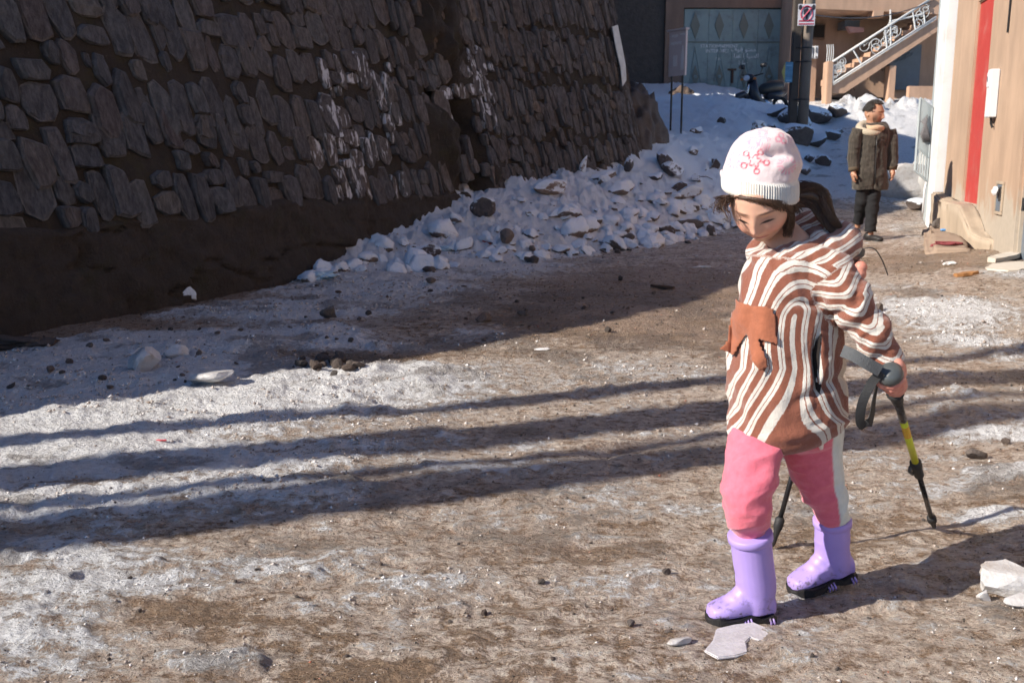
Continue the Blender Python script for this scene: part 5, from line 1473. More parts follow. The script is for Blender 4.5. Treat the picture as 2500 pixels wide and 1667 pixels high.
def face_tone(P, M, s=1.0, kind='girl'):
    """skin tint by place: lips, brows, lashes, cheeks, beard"""
    L = np.array([(M.inverted() @ Vector(p))[:] for p in P]) / s
    x, y, z = L.T; k = 1.0 if kind == 'girl' else 1.18
    near = np.linalg.norm(L, axis=1) < 0.16
    front = (y < -0.028) & near
    base = np.array((0.60, 0.345, 0.245)) if kind == 'girl' else np.array((0.42, 0.225, 0.145))
    c = np.tile(base, (len(P), 1))
    def put(m, col):
        m = np.clip(m, 0, 1)[:, None] * front[:, None]
        c[:] = c * (1 - m) + np.array(col) * m
    g = lambda cx, cz, sx, sz: np.exp(-((x - cx) / sx) ** 2 - ((z - cz) / sz) ** 2)
    put(0.55 * (g(.040, -.032 * k, .018, .016 * k) + g(-.040, -.032 * k, .018, .016 * k)), (0.66, 0.24, 0.19) if kind == 'girl' else (0.45, 0.19, 0.13))
    put(0.35 * g(0, -.028 * k, .012, .010), (0.64, 0.26, 0.20))
    if kind == 'man':
        beard = np.clip(g(0, -.082 * k, .060, .030) * 1.3 + g(0, -.047 * k, .028, .0055) + g(.055, -.05, .016, .045) + g(-.055, -.05, .016, .045), 0, 1)
        put(0.78 * beard, (0.045, 0.032, 0.025))
    lips = np.exp(-((z + .0535 * k - 0.0030 * (x / .02) ** 2) / (.0060 * k)) ** 4 - (x / .0245) ** 6)
    put(0.8 * lips, (0.50, 0.155, 0.135) if kind == 'girl' else (0.33, 0.12, 0.10))
    put(0.8 * np.exp(-((z + .0538 * k - 0.0030 * (x / .02) ** 2) / .0019) ** 2 - (x / .025) ** 6), (0.14, 0.035, 0.03))
    for sd in (1, -1):
        xb = (x * sd - .030) / .019
        zb = .0190 * k + .0022 * (1 - xb ** 2) - .0005 * xb
        put((0.72 if kind == 'girl' else .95) * np.exp(-((z - zb) / (.0027 * k)) ** 4 - xb ** 6), (0.055, 0.034, 0.026))
        xe = (x * sd - .029) / .0155
        zl = -.0015 * k - .0030 * xe ** 2 + .0010 * xe
        op = .0042 * k * np.clip(1 - xe ** 2, 0, 1) if kind == 'girl' else .0036 * k * np.clip(1 - xe ** 2, 0, 1)
        lid = np.clip((zl - z) / .0012 + .5, 0, 1) * np.clip((z - (zl - op)) / .0012 + .5, 0, 1) * (np.abs(xe) < 1)
        put(0.9 * lid, (0.34, 0.28, 0.26))
        put(0.97 * lid * (np.abs(xe - .02) < .62), (0.022, 0.013, 0.010))
        put(0.95 * np.exp(-((z - zl) / (.0020 * k)) ** 4 - xe ** 6), (0.014, 0.010, 0.009))
        put(0.30 * np.exp(-((z - zl - .006) / .0035) ** 2 - xe ** 4), (0.36, 0.18, 0.13))
        put(0.22 * np.exp(-((z - zl + op + .004) / .004) ** 2 - xe ** 4), (0.40, 0.20, 0.16))
    put(0.6 * (g(.006, -.0335 * k, .0028, .0022) + g(-.006, -.0335 * k, .0028, .0022)), (0.15, 0.05, 0.04))
    return c, L
def frame_from(fwd, roll=0.0):
    f = Vector(fwd).normalized(); r = f.cross(Vector((0, 0, 1))).normalized(); u = r.cross(f)
    M = Matrix((( -r.x, -f.x, u.x), (-r.y, -f.y, u.y), (-r.z, -f.z, u.z)))     # columns: its left, back, up
    return M @ Matrix.Rotation(roll, 3, 'Y')

# ------------------------------------------------------------------ the girl
YB = 2.42
GP = {}
def g3(px, py, Y): return fat(px, py, Y)
HC = g3(1859, 493, 2.395)
HM = Matrix.Translation(HC) @ frame_from((-0.42, -0.88, -0.62), R(-3)).to_4x4()
HS = 0.925
# sleeves' centre lines
ARM_L = [g3(1985, 640, 2.36), g3(2030, 668, 2.33), g3(2082, 738, 2.30), g3(2122, 805, 2.285), g3(2150, 858, 2.28), g3(2164, 888, 2.28)]
ARM_R = [g3(1890, 660, 2.50), g3(1905, 720, 2.56), g3(1960, 770, 2.62), g3(2030, 720, 2.66), g3(2072, 676, 2.66)]
POLE_TOP, POLE_TIP = g3(2172, 912, 2.235), gnd(2281, 1288, 0.012)
PAX = (POLE_TIP - POLE_TOP).normalized()
POLE2_TOP, POLE2_TIP = g3(2085, 612, 2.68), gnd(1886, 1334, 0.012)
PAX2 = (POLE2_TIP - POLE2_TOP).normalized()

def fist(mb, c, axis, palm_dir, wrist, s=1.0, thumb=True):
    """closed hand round a stick: four fingers curl round the axis, thumb leaves the palm's side and closes over"""
    a = axis.normalized(); p = (palm_dir - a * palm_dir.dot(a)).normalized(); q = a.cross(p)
    def pt(r, ang, h): return c + (p * math.cos(ang) + q * math.sin(ang)) * r + a * h
    lens = (0.92, 1.0, 0.96, 0.82); rad = (.0082, .0085, .0082, .0072)
    for k in range(4):
        h = (-.020 + .0145 * k) * s; r0 = .0235 * s
        span = 3.6 * lens[k]
        pts = [pt(r0 * (1.25 if t == 0 else 1.0 if t < .8 else .93), -0.55 + span * t, h + .002 * math.sin(3 * t)) for t in np.linspace(0, 1, 9)]
        mb.tube(pts, [rad[k] * s * m_ for m_ in (1.05, 1.12, 1.0, 1.08, 0.98, 0.98, 1.02, .92, .62)], 10)
        mb.ball(pts[-1], rad[k] * s * .75, 8, 6)
    # palm and back of the hand
    palm = [pt(.026 * s, -0.25, h * s) for h in (-.030, -.015, .005, .022)]
    for h, rr in ((-.024, .017), (-.008, .019), (.010, .018), (.024, .0145)):
        mb.ball(pt(.029 * s, -0.5, h * s), (rr * s, rr * s, rr * s), 12, 8)
        mb.ball(pt(.024 * s, -0.95, h * s), (rr * s * .85,) * 3, 12, 8)
    w = wrist
    m1 = pt(.032 * s, -0.8, -.014 * s)
    mb.tube([m1, (m1 * .5 + w * .5), w], [.020 * s, .0195 * s, .0205 * s], 12)
    if thumb:
        base = pt(.027 * s, -1.25, -.026 * s)
        pts = [base, pt(.029 * s, -2.0, -.031 * s), pt(.0275 * s, -2.7, -.026 * s), pt(.026 * s, -3.3, -.018 * s), pt(.025 * s, -3.75, -.011 * s)]
        path_tube(mb, pts, [.0115 * s, .0105 * s, .0095 * s, .0092 * s, .0060 * s], 10, 4)

def girl_body():
    mb = MB()
    v, f = head_mesh(HS, 'girl'); mb.add([HM @ Vector(p) for p in v], f)
    for sd in (1, -1): ear(mb, HM, sd, HS)
    neck = g3(1935, 600, 2.43)
    mb.tube([HM @ Vector((0, .03, -.05)), HM @ Vector((0, .045, -.10)), neck, g3(1940, 680, 2.44)], [.046, .044, .046, .07], 20)
    sil_loft(mb, [(640, 1880, 2010), (700, 1850, 2015), (800, 1835, 2010), (900, 1840, 2000), (980, 1850, 1990), (1030, 1870, 1970)], 2.43, [.06, .085, .085, .08, .07, .05], 20, 3)
    mb.tube(ARM_L, [.034, .036, .034, .031, .026, .022], 14)
    mb.tube(ARM_R, [.034, .034, .031, .027, .022], 14)
    fist(mb, POLE_TOP + PAX * .034, PAX, Vector((0.95, 0.25, 0.25)), ARM_L[-1] + Vector((0.006, 0.012, 0.004)), 0.98)
    fist(mb, POLE2_TOP + PAX2 * .060, PAX2, Vector((0.25, -0.6, 0.1)), ARM_R[-1], 0.98)
    for leg in (LEG_F, LEG_B):
        mb.tube([p for p in leg], [.036, .034, .028, .022, .020, .018], 14)
    me = remesh(mb, 0.0022, 3, 0.35)
    P, N = get_vn(me)
    # the knitted hat presses the hair and skull in a little above the brim
    Li = np.array(HM.inverted()); Lq = P @ Li[:3, :3].T + Li[:3, 3]
    _, pyv = proj(P)
    k = sst(478, 462, pyv) * (np.linalg.norm(Lq, axis=1) < .15)
    hcv = np.array((HC.x, HC.y + .012, HC.z))
    P = P + (hcv - P) * (0.26 * k)[:, None]
    set_v(me, P)
    tone, L = face_tone(P, HM, HS, 'girl')
    hand = (np.linalg.norm(P - np.array(POLE_TOP), axis=1) < .10) | (np.linalg.norm(P - np.array(POLE2_TOP + PAX2 * .06), axis=1) < .10)
    red = np.clip(fbm(P[:, 0] * 60, P[:, 1] * 60, P[:, 2] * 60, oct=3, seed=3) * .5 + .5, 0, 1)[:, None]
    tone[hand] = (np.array((0.62, 0.31, 0.235)) * (1 - red) + np.array((0.62, 0.225, 0.175)) * red)[hand]
    cattr(me, 'tone', tone)
    o = link('person', me, M_SKIN)
    return tag(o, 'girl in a white hat and brown zebra striped fleece walking with a pole', 'person')
LEG_F = [g3(1870, 1020, 2.40), g3(1840, 1130, 2.34), g3(1828, 1205, 2.305), g3(1831, 1270, 2.31), g3(1832, 1310, 2.312), g3(1833, 1350, 2.315)]
LEG_B = [g3(1960, 1020, 2.44), g3(1985, 1130, 2.44), g3(2008, 1200, 2.46), g3(2026, 1245, 2.475), g3(2031, 1275, 2.48), g3(2033, 1305, 2.485)]
GIRL = girl_body()

M_JACKET = cloth_mat('zebra_fleece', 'pat', fuzz=0.8, fscale=300, sheen=0.5, bdist=0.003)
def girl_jacket():
    mb = MB()
    sil_loft(mb, [(1062, 1790, 2040), (1050, 1782, 2052), (1000, 1781, 2056), (940, 1782, 2056), (870, 1784, 2050), (800, 1791, 2042), (740, 1804, 2040), (690, 1813, 2048), (655, 1826, 2050), (628, 1846, 2048), (600, 1880, 2035), (588, 1905, 2010)],
             [2.42] * 6 + [2.42, 2.42, 2.425, 2.43, 2.435, 2.435], [.105, .118, .128, .132, .130, .122, .113, .105, .098, .088, .074, .05], 34, 4, 2.3)
    mb.tube(ARM_L, [.043, .051, .048, .044, .040, .0355], 20)
    mb.tube(ARM_R, [.060, .060, .054, .048, .044], 16)
    # hood lying in a thick roll round the neck
    hc = g3(1956, 600, 2.43)
    ring = []
    for k in range(26):
        w = 2 * math.pi * k / 26
        ring.append(Vector((hc.x + .090 * math.cos(w), hc.y + .088 * math.sin(w), hc.z - .005 + .030 * math.sin(w) + .020 * math.cos(w))))
    ring.append(ring[0])
    mb.tube(ring, [.029 + .012 * max(0, math.cos(2 * math.pi * k / 26 - .4)) for k in range(27)], 12)
    mb.ball(g3(2012, 622, 2.45), (.045, .080, .034), 16, 10)
    cc = g3(1934, 604, 2.425)
    col = [Vector((cc.x + .058 * math.cos(w), cc.y + .060 * math.sin(w), cc.z + .020 * math.cos(w) + .012 * math.sin(w))) for w in np.linspace(0, 2 * math.pi, 24)]
    mb.tube(col, .021, 10)
    me = remesh(mb, 0.0040, 7, 0.5)
    P, N = get_vn(me)
    px, py = proj(P)
    dA, arc = polyline_dist(P, ARM_L)
    sleeve = sst(.075, .057, dA) * sst(0.03, 0.08, arc)
    # wrinkles: creases across the sleeve, diagonal drapes on the trunk, gathered waist
    wob = fbm(P[:, 0] * 14, P[:, 1] * 14, P[:, 2] * 14, oct=3, seed=2)
    sl = np.sin(arc * 120 + wob * 5 + P[:, 2] * 30) * .0055 * sst(.06, .14, arc) + fbm(P[:, 0] * 30, P[:, 1] * 30, P[:, 2] * 55, oct=3, seed=6) * .0055
    cre = 1 - np.abs(fbm(P[:, 0] * 11 + P[:, 2] * 5, P[:, 1] * 9, P[:, 2] * 7 - P[:, 0] * 4, oct=3, seed=11))
    tr = (cre - .72) * .024 + fbm(P[:, 0] * 7, P[:, 1] * 7, P[:, 2] * 5, oct=3, seed=23) * .012
    tr += -.010 * np.exp(-((py - 958 + (px - 1990) * .55) / 14) ** 2) * sst(1900, 1990, px)            # fold under the arm
    tr += -.009 * np.exp(-((py - 742 - (px - 1960) * .15) / 9) ** 2) * sst(1890, 1950, px)
    tr += .006 * np.exp(-((py - 1052) / 12) ** 2)
    # hem hangs lower in the middle
    pk = ((px - (1996 - .0016 * (py - 885) ** 2 / 10)) / 9.0) ** 2 + ((py - 885) / 76) ** 2
    front = N[:, 1] < 0.25
    tr += -.020 * np.exp(-pk ** 2) * front
    P2 = P + N * (sl * sleeve + tr * (1 - sleeve))[:, None]
    low = sst(1000, 1070, py)
    P2[:, 2] += -low * .018 * np.exp(-((px - 1880) / 70) ** 2) + low * .030 * sst(1960, 2065, px) + low * .008 * sst(1800, 1775, px)
    set_v(me, P2)
    # stripe phase: long loops round an upright core, bent by low noise
    ax_, ay_, bx_, by_ = 1950., 775., 1950., 1250.
    x_, y_, z_ = P.T
    w1 = .55 * np.sin(x_ * 11 + z_ * 9 + 1.0) + .45 * np.sin(z_ * 17 - x_ * 8 + 2.1 + y_ * 6)
    w2 = .5 * np.sin(x_ * 25 + z_ * 13 + 0.4) + .5 * np.sin(z_ * 31 - x_ * 15 + 1.3 + y_ * 9)
    sl_ = np.maximum(0, py - 900)
    qx = px + 20 * w1 + 9 * w2 + 0.62 * sl_ * sst(2040, 1850, px) - .0022 * sl_ ** 2 * sst(1850, 2000, px) * .3
    qy = py + 16 * w2 - 18 * w1
    t = np.clip((qy - ay_) / (by_ - ay_), 0, 1)
    dd = np.hypot(qx - ax_, (qy - (ay_ + t * (by_ - ay_))) * .85)
    ph = dd / 34.0 + (P[:, 1] - 2.42 - FOFF) * 5 * (N[:, 1] > 0) + .25
    cx_ = np.interp(arc, [0, .1, .2, .3], [2010, 2060, 2125, 2175])
    lat = (px - 2020) * .80 - (py - 660) * .62
    phs = arc / .040 + np.sqrt(lat ** 2 + 260.) / 42. + w2 * .22 + w1 * .3
    ph = np.where(sleeve > .5, phs, ph)
    hood = (py + (px - 1960) * -.12 < 640) & (sleeve <= .5)
    ph = np.where(hood, ((px - 1900) * .55 + (py - 600) * .9 + 9 * w2) / 27., ph)
    fattr(me, 'phase', ph)
    o = link('fleece_jacket', me, None, GIRL)
    return o, me
def stripe_mat():
    g = NT('zebra_fleece'); p = g.co()
    ph = g.math('FRACT', g.math('ADD', g.attr('phase'), g.math('MULTIPLY', g.noise(p, 160, 2, 0.6), 0.10)))
    c = g.ramp(ph, [(0.0, (0.245, 0.088, 0.055)), (0.02, (0.62, 0.585, 0.53)), (0.215, (0.62, 0.585, 0.53)), (0.235, (0.26, 0.10, 0.065)), (0.275, (0.26, 0.10, 0.065)), (0.29, (0.62, 0.585, 0.53)), (0.50, (0.62, 0.585, 0.53)), (0.53, (0.25, 0.09, 0.056)), (1.0, (0.245, 0.088, 0.055))])
    n = g.noise(p, 340, 3, 0.75); n2 = g.noise(p, 70, 4, 0.6)
    c = g.mix(0.35, c, g.mix(n, (0.1, 0.1, 0.1), (0.9, 0.9, 0.9)), 'OVERLAY')
    nm = g.bump(g.math('ADD', n, g.math('MULTIPLY', n2, 1.2)), 0.8, 0.003)
    return g.done(c, 0.95, nm, Sheen_Weight=0.35, Specular_IOR_Level=0.1)
JACKET, JME = girl_jacket()
JME.materials.append(stripe_mat())

def bvh_of(o):
    from mathutils.bvhtree import BVHTree
    me = o.data
    return BVHTree.FromPolygons([v.co for v in me.vertices], [p.vertices[:] for p in me.polygons])
JB = bvh_of(JACKET)
def on_cloth(px, py, off, bvh=None, Y0=1.2):
    """nearest point of the garment behind that spot, lifted by off"""
    o = fat(px, py, Y0); d = (fat(px, py, Y0 + 1) - o).normalized()
    h, n, i, t = (bvh or JB).ray_cast(o, d)
    if h is None: return None
    if n.dot(d) > 0: n = -n
    return h + n * off
def in_poly(x, y, P):
    r = False; j = len(P) - 1
    for i in range(len(P)):
        if (P[i][1] > y) != (P[j][1] > y) and x < (P[j][0] - P[i][0]) * (y - P[i][1]) / (P[j][1] - P[i][1]) + P[i][0]: r = not r
        j = i
    return r
def torn_patch():
    poly = [(1802, 724), (1812, 737), (1836, 745), (1862, 744), (1893, 752), (1897, 800), (1899, 843), (1880, 836), (1860, 826), (1872, 862), (1879, 893), (1868, 897), (1854, 906), (1846, 880), (1836, 845), (1826, 816), (1814, 838), (1800, 872), (1786, 858), (1766, 851), (1780, 838), (1786, 818), (1782, 806), (1790, 776), (1797, 750)]
    st = 4.0
    xs = np.arange(1762, 1904, st); ys = np.arange(720, 912, st)
    ok = {}; v = []
    for i, x in enumerate(xs):
        for j, y in enumerate(ys):
            if in_poly(x, y, poly):
                flap = .004 + .007 * float(sst(790, 900, y)) + .004 * float(sst(1800, 1770, x)) + .003 * math.sin(x * .09 + y * .02)
                p = on_cloth(max(x, 1792 + (y < 760) * 12), y, flap)
                if p is None: continue
                if x < 1792: p = p + Vector(((x - 1792) * .00098, -.006, 0))
                ok[(i, j)] = len(v); v.append(p)
    f = []
    for (i, j) in ok:
        q = [(i, j), (i + 1, j), (i + 1, j + 1), (i, j + 1)]
        k = [ok[a] for a in q if a in ok]
        if len(k) >= 3: f.append(tuple(k))
    mb = MB(); mb.add(v, f)
    o = mb.build('torn_suede_patch', cloth_mat('rust_suede', None, (0.33, 0.115, 0.062), fuzz=.6, fscale=200), GIRL, True)
    s = o.modifiers.new('t', 'SOLIDIFY'); s.thickness = .0022
    return o
torn_patch()
def pocket():
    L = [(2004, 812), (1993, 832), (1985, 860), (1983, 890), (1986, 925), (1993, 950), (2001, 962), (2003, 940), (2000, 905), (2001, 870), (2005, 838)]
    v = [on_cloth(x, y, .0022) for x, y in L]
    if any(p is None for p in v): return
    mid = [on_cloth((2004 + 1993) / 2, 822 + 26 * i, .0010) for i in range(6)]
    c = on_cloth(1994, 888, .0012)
    mb = MB(); mb.add(v + [c], [(i, (i + 1) % len(v), len(v)) for i in range(len(v))])  # near-black crescent laid on the fleece, painting the shade inside the slit
    o = mb.build('pocket_shade_patch', plain('pocket_slit_shade', (.012, .008, .007), .95), GIRL)
    q = o.modifiers.new('t', 'SOLIDIFY'); q.thickness = .001
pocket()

# hat: slouched knit with a ribbed turn-up
def girl_hat():
    rows = np.array([(479, 1772, 1938), (472, 1767, 1942), (456, 1766, 1944), (434, 1767, 1944), (427, 1769, 1943), (410, 1773, 1948), (390, 1778, 1952), (370, 1786, 1950), (348, 1800, 1938), (330, 1818, 1925), (319, 1836, 1905), (315, 1852, 1888), (314.5, 1866, 1874), (314.4, 1869.6, 1870.4)], float)
    sub = 6; seg = 330
    idx = np.arange(len(rows))
    ip = lambda c: _catmull(np.stack([idx, c], 1), sub)[:, 1]
    py, l, r = ip(rows[:, 0]), ip(rows[:, 1]), ip(rows[:, 2])
    dep = ip(np.array([.089, .097, .099, .098, .095, .093, .089, .083, .074, .058, .042, .022, .004, .0002]))
    V = []
    for i in range(len(py)):
        a, b = fat(l[i], py[i], 2.415), fat(r[i], py[i], 2.415); c = (a + b) / 2; rx = (b - a).length / 2
        w = np.linspace(0, 2 * math.pi, seg, endpoint=False)
        band = float(sst(429, 433, py[i]))
        rib = 1 + .016 * np.sin(w * 96) * band + .028 * band
        roll = .03 * (1 - sst(0, .01, 0)) 
        x = c.x + rx * np.cos(w) * rib; y = c.y + dep[i] * np.sin(w) * rib
        z = c.z + dep[i] * np.sin(w) * .17 - .010 * np.cos(w) * band
        V.append(np.stack([x, y, z], -1))
    V = np.array(V)
    n = seg; k = len(py)
    i = np.arange(k - 1)[:, None] * n + np.arange(n)[None, :]; j = np.arange(k - 1)[:, None] * n + (np.arange(n)[None, :] + 1) % n
    f = np.stack([i, j, j + n, i + n], -1).reshape(-1, 4)
    me = mesh_np('knit_hat', V.reshape(-1, 3), f); me.update()
    P, N = get_vn(me); px, py_ = proj(P)
    if np.mean(N[:, 1] * (P[:, 1] - 2.415 - FOFF)) < 0:
        me.flip_normals(); P, N = get_vn(me)
    hz = sst(436, 424, py_ - 18 * sst(2.40, 2.32, P[:, 1] - FOFF)); up = hz; frontf = sst(2.43, 2.40, P[:, 1] - FOFF)
    d = fbm(P[:, 0] * 22, P[:, 1] * 22, P[:, 2] * 22, oct=3, seed=9) * .007 * up
    # folded dent above the turn-up on the camera side, and the pushed-out lobe beside it
    d += -.026 * np.exp(-(((px - 1890) * .8 + (py_ - 374) * .35) / 26) ** 2 - ((py_ - 374) * .9 - (px - 1890) * .18) ** 2 / 10. ** 2) * frontf
    d += .010 * np.exp(-((px - 1925) / 26) ** 2 - ((py_ - 402) / 18) ** 2) * frontf
    d += .008 * np.exp(-((px - 1870) / 40) ** 2 - ((py_ - 345) / 14) ** 2) * frontf
    P2 = P + N * d[:, None]; set_v(me, P2)
    # knitted-in motifs
    c = np.array((0.66, 0.635, 0.585)) * (1 - up[:, None]) + np.array((0.66, 0.555, 0.56)) * up[:, None]
    def put(m, col):
        m = np.clip(m, 0, 1)[:, None] * frontf[:, None] * up[:, None]
        c[:] = c * (1 - m) + np.array(col) * m
    def flower(cx, cy, Rr, col, petals=16, a=.8):
        dx, dy = px - cx, py_ - cy; rr = np.hypot(dx, dy); th = np.arctan2(dy, dx)
        put(a * (np.cos(th * petals) > .0) * sst(Rr, Rr * .88, rr) * sst(Rr * .28, Rr * .38, rr), col)
    def ringm(cx, cy, Rr, col, w=1.9, a=.95):
        put(a * np.exp(-((np.hypot(px - cx, py_ - cy) - Rr) / w) ** 2), col)
    pale = (0.74, 0.30, 0.40)
    for (cx, cy, Rr) in ((1840, 351, 18), (1868, 352, 15), (1795, 392, 22), (1918, 404, 24), (1862, 325, 14), (1815, 338, 12)): flower(cx, cy, Rr, pale, 15, .8)
    red = (0.50, 0.01, 0.06)
    th = np.arctan2(py_ - 394, px - 1843)
    put(.95 * np.exp(-((np.hypot(px - 1843, py_ - 394) - 12 - 3 * np.cos(5 * th + .6)) / 1.9) ** 2), red)
    for k in range(5):
        w = k * 2 * math.pi / 5 - 1.1
        ringm(1843 + 29 * math.cos(w), 394 + 25 * math.sin(w), 6.5, red)
        for q in (18, 21): put(.8 * np.exp(-((px - 1843 - q * math.cos(w)) ** 2 + (py_ - 394 - q * .9 * math.sin(w)) ** 2) / 5.), red)
    for (cx, cy) in ((1905, 335), (1898, 345), (1911, 348)): ringm(cx, cy, 6, (0.70, 0.14, 0.24), 1.8, .8)
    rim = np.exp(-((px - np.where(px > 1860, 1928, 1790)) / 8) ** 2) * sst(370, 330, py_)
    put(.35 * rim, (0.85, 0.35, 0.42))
    cattr(me, 'pat', c)
    g = NT('knit_wool'); p = g.co()
    col = g.attr('pat', 'Color'); nz = g.noise(p, 420, 3, .7)
    nm = g.bump(g.math('ADD', nz, g.noise(p, 120, 3, .6)), .6, .002)
    mat = g.done(g.mix(.18, col, g.mix(nz, (0, 0, 0), (1, 1, 1)), 'OVERLAY'), .95, nm, Sheen_Weight=.4, Specular_IOR_Level=.1)
    return link('knit_hat', me, mat, GIRL)
girl_hat()

# hair: loose strands under the brim, tail down the back
def hair_mat(name, c0, c1):
    g = NT(name); p = g.co()
    return g.done(g.mix(g.noise(p, 60, 3, .6), c0, c1), .42, g.bump(g.noise(g.mapping(p, (1, 1, .3)), 500, 2), .3, .001), Specular_IOR_Level=.5)
M_HAIR = hair_mat('brown_hair', (0.016, 0.009, 0.006), (0.115, 0.056, 0.030))
def strands(mb, fn, n, rng, r0=.0016, segs=9, sides=4):
    for k in range(n):
        pts = fn(rng)
        P = _catmull(np.array([tuple(p) for p in pts]), 4)
        m = len(P)
        rr = r0 * rng.uniform(.6, 1.5)
        mb.tube([Vector(p) for p in P], [max(.0004, rr * (1 - .65 * abs(2 * i / (m - 1) - .8))) for i in range(m)], sides, False)
HEADB = None
def girl_hair():
    rng = random.Random(5)
    mb = MB()
    HB = bvh_of(GIRL)
    def hp(px, py, off):          # a place on the head surface
        o = fat(px, py, 1.3); d = (fat(px, py, 2.3) - o).normalized()
        h, n, i, t = HB.ray_cast(o, d)
        return (h + n * off) if h is not None else fat(px, py, 2.36)
    def fringe(r):
        x = r.uniform(1772, 1935); j = lambda a: r.uniform(-a, a)
        sw = 1 if x > 1800 else -1
        y0 = 474 + (x - 1765) * .07
        L = (12 + 22 * float(sst(1800, 1900, x))) * r.uniform(.5, 1.15)
        return [hp(x, y0 + 7, .004 + r.uniform(0, .003)), hp(x + sw * 5 + j(3), y0 + L * .35, .007), hp(x + sw * 16 + j(6), y0 + L * .7, .006), hp(x + sw * 26 + j(8), y0 + L + j(4), .004)]
    strands(mb, fringe, 520, rng, .0010)
    def temple(r):                # her left temple, sweeping back over the ear
        x = r.uniform(1885, 1930); j = lambda a: r.uniform(-a, a)
        return [hp(x, 497 + j(4), .004), fat(1925 + j(8), 505 + j(14), 2.345 + r.uniform(0, .02)), fat(1932 + j(9), 535 + j(16), 2.36 + r.uniform(0, .03)), fat(1922 + j(12), 566 + j(16), 2.37 + r.uniform(0, .02))]
    strands(mb, temple, 260, rng, .0010)
    def wisps(r):                 # curls standing off her right temple
        j = lambda a: r.uniform(-a, a)
        x = 1790 + j(10); L = r.uniform(.4, 1)
        return [fat(x, 480 + j(6), 2.37 + j(.02)), fat(x - 18 * L + j(4), 488 + j(8), 2.37 + j(.02)), fat(x - 36 * L + j(5), 492 + j(12), 2.37 + j(.02)), fat(x - 46 * L + j(8), 506 + j(10), 2.37 + j(.02)), fat(x - 38 * L + j(8), 514 + j(8), 2.37 + j(.02))]
    strands(mb, wisps, 70, rng, .0007)
    def sidecurl(r):
        j = lambda a: r.uniform(-a, a)
        return [fat(1775 + j(6), 482 + j(5), 2.35 + j(.015)), fat(1770 + j(8), 505 + j(6), 2.345 + j(.01)), fat(1778 + j(7), 528 + j(8), 2.335 + j(.01)), fat(1781 + j(5), 548 + j(12), 2.335 + j(.01))]
    strands(mb, sidecurl, 4, rng, .0009)
    ctr = [(1925, 490, 2.43), (1962, 474, 2.43), (1998, 486, 2.43), (2014, 522, 2.42), (2036, 552, 2.41), (2060, 572, 2.41), (2084, 566, 2.415)]
    rad = [20, 27, 27, 20, 15, 9, 6]
    def tail(r):
        w, q = r.uniform(0, 6.28), math.sqrt(r.random())
        ph = r.uniform(0, 6.28); out = []
        for i, ((x, y, Y), rr) in enumerate(zip(ctr, rad)):
            out.append(fat(x + rr * q * math.cos(w + i * .35) + 7 * math.sin(ph + i * 1.9), y + rr * q * math.sin(w + i * .35) + 7 * math.cos(ph + i * 1.7), Y + rr * q * .0008 * math.sin(w * 2 + i)))
        return out[:r.choice((5, 6, 7, 7))]
    strands(mb, tail, 760, rng, .0009)
    # solid scalp cap so no skin shows between strands
    o = mb.build('hair', M_HAIR, GIRL, True)
    m2 = MB(); path_tube(m2, [fat(x, y, Y) for x, y, Y in ctr[:6]], [.012, .014, .013, .008, .004, .002], 12, 4)
    m2.build('hair_tail_core', M_HAIR, GIRL, True)
    m3 = MB()
    c = fat(2083, 575, 2.415); ring = [c + Vector((.010 * math.cos(w), .004 * math.sin(w * 3), .011 * math.sin(w))) for w in np.linspace(0, 2 * math.pi, 16)]
    m3.tube(ring, .0045, 8); m3.build('hair_band', cloth_mat('beige_elastic', None, (0.62, 0.36, 0.25)), GIRL, True)
girl_hair()

